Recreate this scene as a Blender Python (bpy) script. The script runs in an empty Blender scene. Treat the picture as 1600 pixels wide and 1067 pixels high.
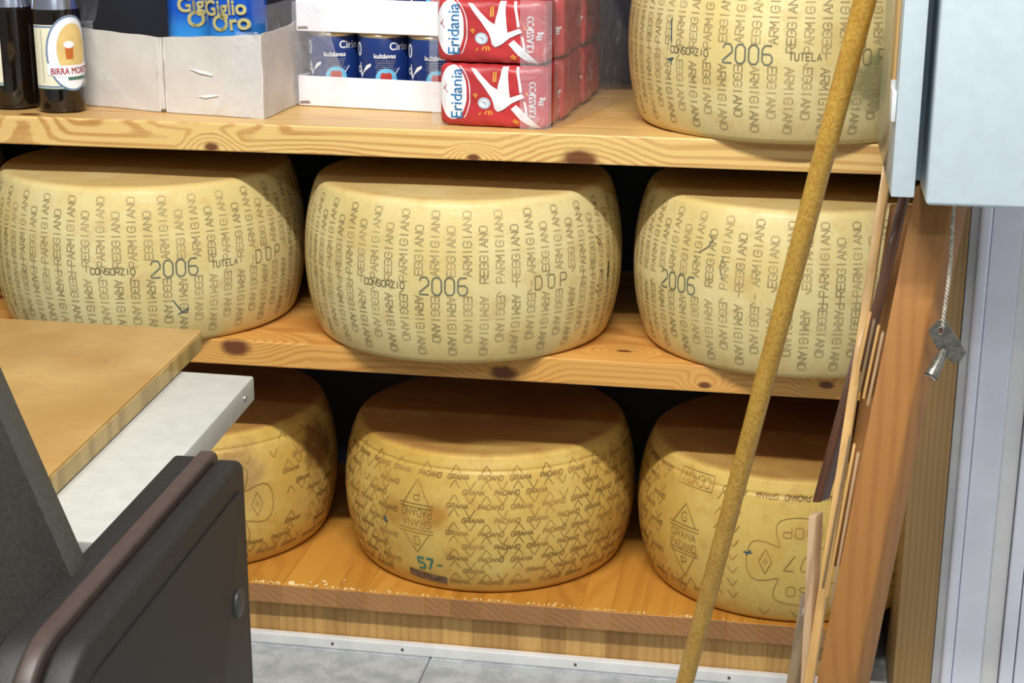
import bpy, bmesh, math, random
import numpy as np
from mathutils import Vector, Matrix
from mathutils.bvhtree import BVHTree

random.seed(7)
S = bpy.context.scene
COL = S.collection
R = math.radians
PI = math.pi

# ------------------------------------------------------------------ camera
cam_d = bpy.data.cameras.new('camera')
cam = bpy.data.objects.new('camera', cam_d)
COL.objects.link(cam)
cam_d.sensor_fit = 'HORIZONTAL'
cam_d.sensor_width = 36.0
cam_d.lens = 36.0 * 2540.57 / 1600.0
cam_d.clip_start = 0.05
pit, yaw, rol = 0.2922, -0.1722, 0.0037
fw = Vector((math.sin(yaw) * math.cos(pit), math.cos(yaw) * math.cos(pit), -math.sin(pit)))
rt = Vector((math.cos(yaw), -math.sin(yaw), 0))
up = rt.cross(fw)
r2 = rt * math.cos(rol) + up * math.sin(rol)
u2 = up * math.cos(rol) - rt * math.sin(rol)
M = Matrix((r2, u2, -fw)).transposed().to_4x4()
M.translation = (0, -2.0889, 0.3516)
cam.matrix_world = M
S.camera = cam

# ------------------------------------------------------------------ light and exposure
S.view_settings.view_transform = 'Standard'
S.view_settings.look = 'None'
S.view_settings.exposure = 0.1
S.view_settings.gamma = 1.0
S.view_settings.use_curve_mapping = False
w = bpy.data.worlds.new('room_light')
S.world = w
w.use_nodes = True
w.node_tree.nodes['Background'].inputs[0].default_value = (0.86, 0.93, 1.0, 1)
w.node_tree.nodes['Background'].inputs[1].default_value = 0.21


def area(name, loc, target, sx, sy, power, color):
    d = bpy.data.lights.new(name, 'AREA')
    d.shape = 'RECTANGLE'
    d.size, d.size_y = sx, sy
    d.energy = power
    d.color = color
    o = bpy.data.objects.new(name, d)
    COL.objects.link(o)
    o.location = loc
    o.rotation_euler = (Vector(target) - Vector(loc)).to_track_quat('-Z', 'Y').to_euler()
    return o


area('ceiling_tube_light', (-0.35, -1.55, 1.68), (-0.4, 0.1, -0.25), 1.5, 0.08, 68, (1.0, 0.975, 0.93))
area('rear_fill_light', (0.2, -3.3, 1.70), (0.2, 0.0, -0.3), 1.5, 0.10, 16, (0.95, 0.97, 1.0))  # added fill lamp, brightens the door casing below the cabinet


# ------------------------------------------------------------------ material helpers
def lin(c):
    return tuple(((x / 255) / 12.92 if x <= 10 else (((x / 255) + 0.055) / 1.055) ** 2.4) for x in c) + (1.0,)


class NT:
    def __init__(s, name):
        s.m = bpy.data.materials.new(name)
        s.m.use_nodes = True
        s.t = s.m.node_tree
        s.b = s.t.nodes['Principled BSDF']
        s.out = s.t.nodes['Material Output']

    def n(s, typ, **kw):
        x = s.t.nodes.new(typ)
        for k, v in kw.items():
            setattr(x, k, v)
        return x

    def set(s, sock, v):
        if hasattr(v, 'is_linked') or isinstance(v, bpy.types.NodeSocket):
            s.t.links.new(v, sock)
        elif isinstance(v, tuple) and len(v) == 3 and sock.type == 'RGBA':
            sock.default_value = v + (1,)
        else:
            sock.default_value = v

    def coord(s, scale=(1, 1, 1), loc=(0, 0, 0), kind='Object', rand=0.0):
        tc = s.n('ShaderNodeTexCoord')
        mp = s.n('ShaderNodeMapping')
        src = tc.outputs[kind]
        if rand:
            oi = s.n('ShaderNodeObjectInfo')
            v = s.n('ShaderNodeVectorMath', operation='SCALE')
            v.inputs[0].default_value = (rand, rand * 0.73, rand * 1.31)
            s.t.links.new(oi.outputs['Random'], v.inputs['Scale'])
            a = s.n('ShaderNodeVectorMath', operation='ADD')
            s.t.links.new(src, a.inputs[0])
            s.t.links.new(v.outputs[0], a.inputs[1])
            src = a.outputs[0]
        s.t.links.new(src, mp.inputs[0])
        mp.inputs['Scale'].default_value = scale
        mp.inputs['Location'].default_value = loc
        return mp.outputs[0]

    def noise(s, vec, scale, detail=4, rough=0.55, dist=0.0):
        x = s.n('ShaderNodeTexNoise')
        s.t.links.new(vec, x.inputs['Vector'])
        x.inputs['Scale'].default_value = scale
        x.inputs['Detail'].default_value = detail
        x.inputs['Roughness'].default_value = rough
        x.inputs['Distortion'].default_value = dist
        return x.outputs['Fac']

    def math(s, op, a, b=0.0, c=0.0):
        x = s.n('ShaderNodeMath', operation=op)
        s.set(x.inputs[0], a)
        s.set(x.inputs[1], b)
        s.set(x.inputs[2], c)
        return x.outputs[0]

    def smooth(s, v, lo, hi, a=0.0, b=1.0):
        x = s.n('ShaderNodeMapRange', interpolation_type='SMOOTHSTEP')
        s.set(x.inputs['Value'], v)
        x.inputs['From Min'].default_value = lo
        x.inputs['From Max'].default_value = hi
        x.inputs['To Min'].default_value = a
        x.inputs['To Max'].default_value = b
        return x.outputs[0]

    def mix(s, f, a, b, mode='MIX'):
        x = s.n('ShaderNodeMix', data_type='RGBA', blend_type=mode)
        s.set(x.inputs[0], f)
        s.set(x.inputs[6], a)
        s.set(x.inputs[7], b)
        return x.outputs[2]

    def bump(s, h, strength=0.2, dist=0.002):
        x = s.n('ShaderNodeBump')
        x.inputs['Strength'].default_value = strength
        x.inputs['Distance'].default_value = dist
        s.t.links.new(h, x.inputs['Height'])
        s.t.links.new(x.outputs[0], s.b.inputs['Normal'])

    def fin(s, col, rough=0.5, metal=0.0, spec=0.5, coat=0.0):
        s.set(s.b.inputs['Base Color'], col)
        s.set(s.b.inputs['Roughness'], rough)
        s.b.inputs['Metallic'].default_value = metal
        s.b.inputs['Specular IOR Level'].default_value = spec
        s.b.inputs['Coat Weight'].default_value = coat
        return s.m


def plain(name, c, rough=0.5, metal=0.0, var=0.06, scale=30, spec=0.5, bump=0.0, coat=0.0):
    t = NT(name)
    v = t.coord()
    f = t.noise(v, scale, 5)
    c = lin(c)
    lo = tuple(x * (1 - var * 2) for x in c[:3])
    hi = tuple(min(1, x * (1 + var * 2)) for x in c[:3])
    if bump:
        t.bump(t.noise(v, scale * 8, 3), bump, 0.001)
    return t.fin(t.mix(t.smooth(f, 0.3, 0.7), lo, hi), rough, metal, spec, coat)


def wood(name, light, dark, knot, axis='x', freq=520.0, ring=(0.0, 0.06, 0.12), wob=0.03, strength=0.6,
         knots=True, rough=0.42, rand=0.0, knot_scale=4.2, vary=0.0, coat=0.15, kn=()):
    """growth rings about a long axis, wavy, bent around knots"""
    t = NT(name)
    v = t.coord(rand=rand)
    sq = {'x': (0.22, 1, 1), 'y': (1, 0.22, 1), 'z': (1, 1, 0.22)}[axis]
    mp = t.n('ShaderNodeMapping')
    t.t.links.new(v, mp.inputs[0])
    mp.inputs['Scale'].default_value = sq
    vs = mp.outputs[0]
    sx = t.n('ShaderNodeSeparateXYZ')
    t.t.links.new(v, sx.inputs[0])
    o = {'x': ('Y', 'Z'), 'y': ('X', 'Z'), 'z': ('X', 'Y')}[axis]
    a = t.math('SUBTRACT', sx.outputs[o[0]], ring[1])
    b = t.math('SUBTRACT', sx.outputs[o[1]], ring[2])
    rad = t.math('SQRT', t.math('ADD', t.math('MULTIPLY', a, a), t.math('MULTIPLY', b, b)))
    n1 = t.noise(vs, 5.0, 2)
    rad = t.math('ADD', rad, t.math('MULTIPLY', t.math('SUBTRACT', n1, 0.5), wob * 4))
    if knots:
        vk = t.n('ShaderNodeTexVoronoi')
        k2 = t.n('ShaderNodeMapping')
        t.t.links.new(v, k2.inputs[0])
        k2.inputs['Scale'].default_value = {'x': (0.62, 1.3, 2.4), 'y': (1.6, 0.7, 1.6), 'z': (1.6, 1.6, 0.62)}[axis]
        k2.inputs['Location'].default_value = (0.37, 0.61, 0.13)
        t.t.links.new(k2.outputs[0], vk.inputs['Vector'])
        vk.inputs['Scale'].default_value = knot_scale
        kd = t.math('ADD', vk.outputs['Distance'], t.math('MULTIPLY', t.noise(v, 40, 2), 0.05))
        rad = t.math('ADD', rad, t.smooth(kd, 0.02, 0.5, 0.032, 0.0))
    ks = None
    for pos, kr in kn:
        dv = t.n('ShaderNodeVectorMath', operation='SUBTRACT')
        t.t.links.new(v, dv.inputs[0])
        dv.inputs[1].default_value = pos
        sc_ = t.n('ShaderNodeVectorMath', operation='MULTIPLY')
        t.t.links.new(dv.outputs[0], sc_.inputs[0])
        sc_.inputs[1].default_value = {'x': (0.55 / kr, 1 / kr, 1 / kr), 'y': (1 / kr, 0.55 / kr, 1 / kr), 'z': (1 / kr, 1 / kr, 0.55 / kr)}[axis]
        ln = t.n('ShaderNodeVectorMath', operation='LENGTH')
        t.t.links.new(sc_.outputs[0], ln.inputs[0])
        d_ = t.math('ADD', ln.outputs['Value'], t.math('MULTIPLY', t.math('SUBTRACT', t.noise(v, 60, 2), 0.5), 0.5))
        rad = t.math('ADD', rad, t.smooth(d_, 0.3, 5.0, 0.026, 0.0))
        ks = d_ if ks is None else t.math('MINIMUM', ks, d_)
    ph = t.math('SINE', t.math('MULTIPLY', rad, freq))
    ph = t.smooth(ph, -0.35, 1.0)
    fine_s = {'x': (3, 160, 160), 'y': (160, 3, 160), 'z': (160, 160, 3)}[axis]
    mf = t.n('ShaderNodeMapping')
    t.t.links.new(v, mf.inputs[0])
    mf.inputs['Scale'].default_value = fine_s
    fine = t.noise(mf.outputs[0], 2.0, 3)
    blot = t.noise(vs, 9.0, 4)
    f = t.math('MULTIPLY', ph, t.smooth(blot, 0.25, 0.7, strength * 0.35, strength))
    f = t.math('ADD', f, t.math('MULTIPLY', t.math('SUBTRACT', fine, 0.5), 0.5))
    f.node.use_clamp = True
    c = t.mix(f, lin(light), lin(dark))
    c = t.mix(t.smooth(blot, 0.45, 0.8, 0, 0.35), c, lin(dark))
    if knots:
        c = t.mix(t.smooth(kd, 0.075, 0.15, 1.0, 0.0), c, lin(knot))
    if ks is not None:
        c = t.mix(t.smooth(ks, 0.55, 1.25, 0.92, 0.0), c, lin(knot))
    if vary:
        oi = t.n('ShaderNodeObjectInfo')
        c = t.mix(t.math('MULTIPLY', oi.outputs['Random'], vary), c, lin(tuple(x * 0.72 for x in light)), 'MULTIPLY')
    t.bump(t.math('ADD', t.math('MULTIPLY', fine, 0.7), ph), 0.12, 0.0006)
    return t.fin(c, rough, 0, 0.4, coat)


MT = {}
MT['pine'] = wood('pine_board', (228, 192, 122), (172, 110, 48), (96, 48, 24), 'x', 1000, (0, 0.075, 0.055), 0.010, 0.8, kn=(((-0.275, 0, 0.006), 0.014), ((-0.416, 0, 0.004), 0.005), ((-0.779, 0, 0.006), 0.006), ((-1.05, 0.02, 0.039), 0.010)))
MT['pine_deep'] = wood('pine_board_honey', (218, 164, 86), (172, 102, 40), (92, 44, 24), 'x', 900, (0, 0.09, -0.40), 0.012, 0.6, kn=(((-0.375, 0, 0.011), 0.011), ((-0.758, 0.0, 0.026), 0.013), ((-0.100, 0, 0.010), 0.005), ((-0.215, 0.05, 0.037), 0.007), ((0.06, 0, 0.02), 0.006)))
MT['stave'] = wood('pine_stave_lengthwise', (214, 154, 64), (178, 112, 36), (104, 52, 22), 'y', 380, (0.01, 0, -0.6), 0.02, 0.4, rand=3.0, vary=0.35, knot_scale=3.0)
MT['stave_up'] = wood('pine_stave_upright', (208, 166, 98), (164, 116, 58), (96, 56, 26), 'z', 520, (0.01, 0.09, 0), 0.012, 0.4, rand=3.0, vary=0.4, knot_scale=3.0)
MT['stave_end'] = wood('pine_end_grain', (178, 130, 82), (146, 100, 58), (96, 56, 30), 'y', 700, (0.01, 0, -0.1), 0.02, 0.5, knots=False, rand=3.0, vary=0.3)
MT['oak'] = wood('oak_post', (168, 134, 84), (124, 92, 50), (90, 60, 30), 'z', 900, (0.30, 0.1, 0), 0.006, 0.6, knots=False, rough=0.5)
MT['beech'] = wood('varnished_beech', (164, 112, 56), (134, 84, 38), (120, 60, 30), 'z', 420, (0.3, 0.2, 0), 0.02, 0.4, knots=False, rough=0.6, coat=0.0)
MT['beech_light'] = wood('raw_beech', (214, 172, 108), (178, 128, 70), (120, 60, 30), 'z', 420, (0.3, 0.2, 0), 0.02, 0.4, knots=False)
MT['walnut'] = wood('dark_stained_wood', (96, 62, 40), (58, 36, 24), (40, 20, 10), 'z', 420, (0.3, 0.2, 0), 0.02, 0.5, knots=False)
MT['worn'] = wood('worn_wood', (190, 160, 124), (136, 100, 70), (60, 40, 30), 'z', 420, (0.3, 0.2, 0), 0.02, 0.6, knots=False)
MT['greyed'] = wood('greyed_wood', (134, 112, 80), (84, 66, 44), (60, 40, 30), 'z', 420, (0.3, 0.2, 0), 0.02, 0.6, knots=False)


def rind(name, tones, scale=6.0, stain=None):
    t = NT(name)
    v = t.coord(rand=2.0)
    n1 = t.noise(v, scale, 6, 0.6)
    n2 = t.noise(v, scale * 5, 5, 0.6)
    n3 = t.noise(v, 260, 2)
    c = t.mix(t.smooth(n1, 0.36, 0.62), lin(tones[0]), lin(tones[1]))
    c = t.mix(t.smooth(n2, 0.48, 0.75, 0, 0.45), c, lin(tones[2]))
    c = t.mix(t.smooth(n3, 0.55, 0.75, 0, 0.25), c, lin(tones[3]))
    # warm stain where the wheel sits on the board; top face browner
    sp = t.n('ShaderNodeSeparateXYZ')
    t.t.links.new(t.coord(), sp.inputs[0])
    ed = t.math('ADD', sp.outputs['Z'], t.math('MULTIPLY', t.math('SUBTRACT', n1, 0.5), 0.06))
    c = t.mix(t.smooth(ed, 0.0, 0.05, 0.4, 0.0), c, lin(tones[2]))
    c = t.mix(t.math('MULTIPLY', t.smooth(sp.outputs['Z'], tones[5] - 0.004, tones[5] + 0.002, 0.0, tones[6]), t.smooth(n1, 0.3, 0.6, 0.65, 1.0)), c, lin(tones[4]))
    for pos, rad, col, amt in (stain or ()):
        d = t.n('ShaderNodeVectorMath', operation='DISTANCE')
        t.t.links.new(t.coord(), d.inputs[0])
        d.inputs[1].default_value = pos
        k = t.math('ADD', d.outputs['Value'], t.math('MULTIPLY', t.math('SUBTRACT', n2, 0.5), rad * 1.6))
        c = t.mix(t.smooth(k, rad * 0.4, rad, amt, 0.0), c, lin(col))
    t.bump(t.math('ADD', t.math('MULTIPLY', n2, 1.5), n3), 0.25, 0.0012)
    return t.fin(c, 0.42, 0, 0.35, 0.08)


def side_pt(deg, z, r=0.222):
    return (r * math.sin(R(deg)), -r * math.cos(R(deg)), z)


PT = ((224, 209, 152), (214, 193, 126), (194, 158, 92), (176, 150, 98), (190, 150, 92), 0.223, 0.55)
GT = ((218, 188, 104), (206, 168, 80), (184, 130, 58), (154, 116, 60), (160, 108, 66), 0.2125, 0.8)
MT['parm'] = rind('pale_cheese_rind', PT)
MT['parm_mould'] = rind('pale_cheese_rind_with_green_stain', PT, 6.0, [(side_pt(42, 0.085), 0.055, (96, 100, 60), 0.75), (side_pt(52, 0.06), 0.05, (120, 96, 50), 0.6)])
MT['grana'] = rind('golden_cheese_rind', GT)
MT['grana_brown'] = rind('golden_cheese_rind_with_brown_patch', GT, 6.0, [(side_pt(8, 0.125), 0.030, (172, 112, 36), 0.7), (side_pt(-9, 0.12), 0.026, (176, 118, 42), 0.6)])
MT['grana_dark'] = rind('golden_cheese_rind_with_dark_patch', GT, 6.0, [(side_pt(34, 0.16), 0.055, (108, 64, 36), 0.8), (side_pt(-10, 0.15), 0.07, (150, 112, 80), 0.6)])
MT['dots'] = plain('rind_dot_print', (166, 146, 102), 0.6, var=0.15, scale=25)
MT['mark'] = plain('rind_date_print', (104, 108, 92), 0.6, var=0.12)
MT['mark_thin'] = plain('rind_small_print', (116, 106, 78), 0.6, var=0.12)
MT['emboss_shade'] = plain('rind_stamp_shading', (158, 122, 62), 0.6, var=0.2, scale=20)  # flat darker colour replaces the shading of the pressed-in lines
MT['green_ink'] = plain('green_ink', (52, 118, 104), 0.6)
MT['purple_ink'] = plain('purple_ink', (112, 88, 70), 0.6, var=0.3, scale=90)
MT['black_ink'] = plain('black_ink', (40, 34, 34), 0.6)
MT['red_ink'] = plain('red_ink', (150, 70, 60), 0.6)
MT['blue_ink'] = plain('blue_ink', (60, 84, 96), 0.6)

MT['wall'] = plain('blue_grey_wall', (84, 100, 128), 0.5, scale=4)
MT['white_wall'] = plain('white_wall_paint', (220, 224, 230), 0.6)
MT['alu'] = plain('white_aluminium_trim', (226, 226, 224), 0.35, var=0.03)
MT['screw'] = plain('steel_screw', (120, 112, 104), 0.35, 0.9)
MT['steel'] = plain('brushed_steel', (176, 174, 166), 0.38, 0.75, var=0.05, scale=120)
MT['steel_top'] = plain('grey_steel_sheet', (186, 186, 178), 0.5, 0.15, var=0.025, scale=60)
MT['blackplastic'] = plain('black_grained_plastic', (29, 28, 25), 0.48, var=0.12, scale=400, bump=0.25)
MT['darkpanel'] = plain('dark_grey_sheet', (66, 64, 57), 0.5, var=0.08, scale=300, bump=0.1)
MT['brownband'] = plain('brown_plastic_band', (70, 56, 50), 0.45, var=0.05, scale=90)
MT['cabinet'] = plain('pale_grey_enamel', (196, 210, 216), 0.35, var=0.015, scale=60)
MT['cabinet_in'] = plain('cabinet_inner_metal', (140, 158, 170), 0.45, var=0.03)
MT['cabinet_side'] = plain('cabinet_side_metal', (168, 172, 168), 0.22, 0.55, var=0.03)
MT['latch'] = plain('white_plastic_latch', (214, 218, 216), 0.4)
MT['casing_a'] = plain('shaded_white_gloss_paint', (206, 206, 206), 0.35, var=0.02)  # shade on the first casing strip is put into this greyer white
MT['casing_b'] = plain('white_gloss_paint', (236, 236, 246), 0.3, var=0.01)
MT['casing_c'] = plain('cream_white_paint', (232, 230, 228), 0.4, var=0.01)
MT['cord'] = plain('waxed_string', (186, 178, 160), 0.7, var=0.15, scale=200)
MT['key'] = plain('tarnished_key_metal', (128, 126, 116), 0.35, 0.8, var=0.15, scale=200)
MT['chrome'] = plain('bright_key_metal', (210, 210, 210), 0.2, 0.9)
MT['glass_brown'] = plain('dark_bottle_glass', (24, 16, 10), 0.08, var=0.1, spec=0.6, coat=0.3)
MT['cream'] = plain('cream_paper_label', (236, 230, 200), 0.5, var=0.02)
MT['field'] = plain('yellow_label_field', (220, 190, 120), 0.5)
MT['white_print'] = plain('white_print', (236, 238, 242), 0.5, var=0.01)
MT['bluegrey_print'] = plain('blue_grey_print', (108, 132, 160), 0.5)
MT['teal_print'] = plain('green_print', (66, 110, 96), 0.5)
MT['red_print'] = plain('red_print', (168, 40, 52), 0.5)
MT['amber_print'] = plain('amber_print', (196, 106, 36), 0.5)
MT['foil'] = plain('bottle_neck_foil', (190, 196, 210), 0.2, 0.9)
MT['card'] = plain('pale_cardboard', (212, 207, 200), 0.6, var=0.04, scale=14, bump=0.15)
MT['card_in'] = plain('brown_cardboard_inside', (120, 98, 74), 0.8, var=0.06)
MT['card_white'] = plain('white_cardboard', (238, 238, 244), 0.5, var=0.02, scale=20)
MT['can_blue'] = plain('navy_can_paper', (26, 52, 116), 0.3, var=0.06, scale=20)
MT['can_end'] = plain('tin_plate', (190, 184, 160), 0.3, 0.8)
MT['cyan_print'] = plain('light_blue_print', (110, 190, 226), 0.4)
MT['grey_print'] = plain('grey_print', (112, 116, 140), 0.5, var=0.3, scale=300)
MT['tomato'] = plain('tomato_print', (178, 56, 50), 0.5)
MT['red_bag'] = plain('red_sugar_paper', (186, 54, 58), 0.34, var=0.08, scale=16, bump=0.1)
MT['blue_print'] = plain('sky_blue_print', (64, 130, 180), 0.5)
MT['yellow_print'] = plain('yellow_print', (230, 176, 60), 0.5)
MT['gold_print'] = plain('pale_gold_print', (196, 184, 120), 0.35)
MT['crumb'] = plain('cheese_crumb', (240, 214, 150), 0.7)
MT['seam'] = plain('seam_print', (206, 110, 104), 0.5)
MT['peg'] = plain('brown_bolt_cap', (58, 58, 58), 0.4)


def oil_mat():
    t = NT('blue_oil_label')
    sp = t.n('ShaderNodeSeparateXYZ')
    t.t.links.new(t.coord(), sp.inputs[0])
    c = t.mix(t.smooth(sp.outputs['Z'], 0.095, 0.135), lin((60, 150, 230)), lin((22, 84, 190)))
    c = t.mix(t.smooth(sp.outputs['Z'], 0.082, 0.098), lin((200, 190, 90)), c)
    return t.fin(c, 0.2, 0, 0.5, 0.3)


MT['oil_label'] = oil_mat()
MT['oil'] = plain('golden_oil_bottle', (206, 176, 60), 0.12, var=0.04, coat=0.3)


def film_mat(name, base=0.10):
    t = NT(name)
    v = t.coord()
    n = t.noise(v, 26, 6, 0.65, 1.5)
    tr = t.n('ShaderNodeBsdfTransparent')
    t.fin((0.85, 0.87, 0.92), 0.16, 0, 0.8)
    t.bump(n, 0.9, 0.006)
    f = t.smooth(n, 0.52, 0.80, base, base + 0.34)
    mx = t.n('ShaderNodeMixShader')
    t.t.links.new(f, mx.inputs[0])
    t.t.links.new(tr.outputs[0], mx.inputs[1])
    t.t.links.new(t.b.outputs[0], mx.inputs[2])
    t.t.links.new(mx.outputs[0], t.out.inputs[0])
    return t.m


MT['film'] = film_mat('clear_shrink_film', 0.17)


def floor_mat():
    t = NT('grey_stone_tile')
    v = t.coord(rand=4.0)
    n = t.noise(v, 26, 8, 0.65)
    n2 = t.noise(v, 140, 3)
    c = t.mix(t.smooth(n, 0.36, 0.66), lin((158, 164, 166)), lin((188, 193, 194)))
    c = t.mix(t.smooth(n2, 0.55, 0.8, 0, 0.4), c, lin((150, 146, 140)))
    t.bump(n2, 0.1, 0.001)
    return t.fin(c, 0.5, 0, 0.3)


MT['tile'] = floor_mat()
MT['grout'] = plain('grey_grout', (130, 134, 138), 0.8)


def board_mat():
    t = NT('worn_chopping_board_wood')
    v = t.coord()
    a = t.n('ShaderNodeMapping')
    t.t.links.new(v, a.inputs[0])
    a.inputs['Rotation'].default_value = (0, 0, R(40))
    a.inputs['Scale'].default_value = (18, 120, 60)
    n0 = t.noise(v, 7, 5)
    n1 = t.noise(a.outputs[0], 1.0, 5, 0.6)
    n2 = t.noise(v, 70, 4)
    c = t.mix(t.smooth(n0, 0.3, 0.7), lin((182, 150, 92)), lin((160, 124, 68)))
    c = t.mix(t.smooth(n1, 0.55, 0.8, 0, 0.45), c, lin((150, 104, 48)))
    c = t.mix(t.smooth(n2, 0.62, 0.8, 0, 0.6), c, lin((128, 88, 46)))
    t.bump(n1, 0.15, 0.001)
    return t.fin(c, 0.5, 0, 0.35)


MT['chop'] = board_mat()
MT['chop_edge'] = wood('chopping_board_end_grain', (186, 158, 96), (132, 104, 56), (80, 50, 20), 'z', 700, (-0.5, -0.7, 0), 0.02, 0.7, knots=False)


def stick_mat():
    t = NT('lacquered_broom_handle')
    v = t.coord()
    n = t.noise(v, 260, 4, 0.7)
    n2 = t.noise(v, 18, 3)
    c = t.mix(t.smooth(n, 0.35, 0.7), lin((206, 166, 74)), lin((172, 124, 42)))
    c = t.mix(t.smooth(n2, 0.4, 0.7, 0, 0.3), c, lin((160, 116, 44)))
    t.bump(n, 0.2, 0.0008)
    return t.fin(c, 0.35, 0, 0.4, 0.2)


MT['stick'] = stick_mat()


# ------------------------------------------------------------------ object helpers
def thing(name, label, cat, loc=(0, 0, 0), rz=0.0, group=None):
    o = bpy.data.objects.new(name, None)
    o.empty_display_size = 0.05
    COL.objects.link(o)
    o.location = loc
    o.rotation_euler = (0, 0, rz)
    o['label'] = label
    o['category'] = cat
    if group:
        o['group'] = group
    return o


def tag(o, label, cat, group=None):
    o['label'] = label
    o['category'] = cat
    if group:
        o['group'] = group
    return o


def link(name, me, parent=None, loc=None, kind=None, label=None):
    o = bpy.data.objects.new(name, me)
    COL.objects.link(o)
    if parent:
        o.parent = parent
    if loc is not None:
        o.location = loc
    if kind:
        o['kind'] = kind
    if label:
        o['label'] = label
    return o


def mesh(name, verts, faces, mat, smooth=False):
    me = bpy.data.meshes.new(name)
    me.from_pydata([tuple(v) for v in verts], [], faces)
    me.materials.append(MT[mat])
    if smooth:
        me.polygons.foreach_set('use_smooth', [True] * len(me.polygons))
    me.update()
    return me


def bm_mesh(name, bm, mat, smooth=None):
    bmesh.ops.recalc_face_normals(bm, faces=bm.faces)
    me = bpy.data.meshes.new(name)
    bm.to_mesh(me)
    bm.free()
    for k in (mat if isinstance(mat, (list, tuple)) else [mat]):
        me.materials.append(MT[k])
    if smooth is not None:
        me.shade_smooth() if smooth >= 180 else me.set_sharp_from_angle(angle=R(smooth))
        if smooth < 180:
            me.polygons.foreach_set('use_smooth', [True] * len(me.polygons))
            me.set_sharp_from_angle(angle=R(smooth))
    me.update()
    return me


def hull8(bot, wv, dv, top, bevel=0.0, seg=2, bm=None):
    """box between two end points with a width and a depth vector"""
    own = bm or bmesh.new()
    bot, top, wv, dv = Vector(bot), Vector(top), Vector(wv), Vector(dv)
    vs = [own.verts.new(p) for b in (bot, top) for p in (b, b + wv, b + wv + dv, b + dv)]
    fs = [(0, 1, 2, 3), (7, 6, 5, 4), (0, 4, 5, 1), (1, 5, 6, 2), (2, 6, 7, 3), (3, 7, 4, 0)]
    nf = [own.faces.new([vs[i] for i in f]) for f in fs]
    if bevel:
        es = list({e for f in nf for e in f.edges})
        bmesh.ops.bevel(own, geom=es, offset=bevel, segments=seg, affect='EDGES', profile=0.5)
    return own


def box(x0, x1, y0, y1, z0, z1, bevel=0.0, seg=2, bm=None):
    return hull8((x0, y0, z0), (x1 - x0, 0, 0), (0, y1 - y0, 0), (x0, y0, z1), bevel, seg, bm)


def prism(pts, axis, lo, hi, bevel=0.0, seg=2):
    """polygon extruded along an axis; pts are the two other coordinates in order"""
    bm = bmesh.new()

    def P(p, h):
        return {'x': (h, p[0], p[1]), 'y': (p[0], h, p[1]), 'z': (p[0], p[1], h)}[axis]
    a = [bm.verts.new(P(p, lo)) for p in pts]
    b = [bm.verts.new(P(p, hi)) for p in pts]
    n = len(pts)
    bm.faces.new(a)
    bm.faces.new(b[::-1])
    for i in range(n):
        bm.faces.new((a[i], a[(i + 1) % n], b[(i + 1) % n], b[i]))
    bmesh.ops.recalc_face_normals(bm, faces=bm.faces)
    if bevel:
        es = [e for e in bm.edges if all(len(f.verts) != 4 or n == 4 for f in e.link_faces) or any(len(f.verts) == n and n != 4 for f in e.link_faces)]
        bmesh.ops.bevel(bm, geom=es if n != 4 else bm.edges[:], offset=bevel, segments=seg, affect='EDGES', profile=0.5)
    return bm


def lathe(prof, n=48, mat='parm', name='lathe', smooth=40):
    """profile of (radius, z) turned about z"""
    vs, fs = [], []
    rows = []
    for r, z in prof:
        if r < 1e-6:
            rows.append([len(vs)])
            vs.append((0, 0, z))
        else:
            rows.append(list(range(len(vs), len(vs) + n)))
            vs += [(r * math.sin(2 * PI * i / n), -r * math.cos(2 * PI * i / n), z) for i in range(n)]
    for a, b in zip(rows[:-1], rows[1:]):
        for i in range(n):
            j = (i + 1) % n
            if len(a) == 1 and len(b) == 1:
                continue
            if len(a) == 1:
                fs.append((a[0], b[j], b[i]))
            elif len(b) == 1:
                fs.append((a[i], a[j], b[0]))
            else:
                fs.append((a[i], a[j], b[j], b[i]))
    me = mesh(name, vs, fs, mat, True)
    me.set_sharp_from_angle(angle=R(smooth))
    return me


def tube(pts, r, n=8, bm=None, cap=True):
    bm = bm or bmesh.new()
    pts = [Vector(p) for p in pts]
    rs = r if isinstance(r, (list, tuple)) else [r] * len(pts)
    rings = []
    ref = Vector((0.3, 0.9, 0.2))
    for i, p in enumerate(pts):
        d = (pts[min(i + 1, len(pts) - 1)] - pts[max(i - 1, 0)]).normalized()
        a = d.cross(ref).normalized()
        b = d.cross(a).normalized()
        rings.append([bm.verts.new(p + (a * math.cos(2 * PI * k / n) + b * math.sin(2 * PI * k / n)) * rs[i]) for k in range(n)])
    for A, B in zip(rings[:-1], rings[1:]):
        for k in range(n):
            bm.faces.new((A[k], A[(k + 1) % n], B[(k + 1) % n], B[k]))
    if cap:
        bm.faces.new(rings[0][::-1])
        bm.faces.new(rings[-1])
    return bm


_txt = {}


def text2d(s, size):
    """flat triangles of a word in the built-in font, baseline at 0, left at 0"""
    k = (s, size)
    if k not in _txt:
        cu = bpy.data.curves.new('word', 'FONT')
        cu.body = s
        cu.size = size
        cu.resolution_u = 3
        o = bpy.data.objects.new('word', cu)
        COL.objects.link(o)
        dg = bpy.context.evaluated_depsgraph_get()
        me = o.evaluated_get(dg).to_mesh()
        vs = [tuple(v.co[:2]) for v in me.vertices]
        fs = [tuple(p.vertices) for p in me.polygons]
        o.evaluated_get(dg).to_mesh_clear()
        bpy.data.objects.remove(o)
        bpy.data.curves.remove(cu)
        _txt[k] = (vs, fs)
    return _txt[k]


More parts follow.
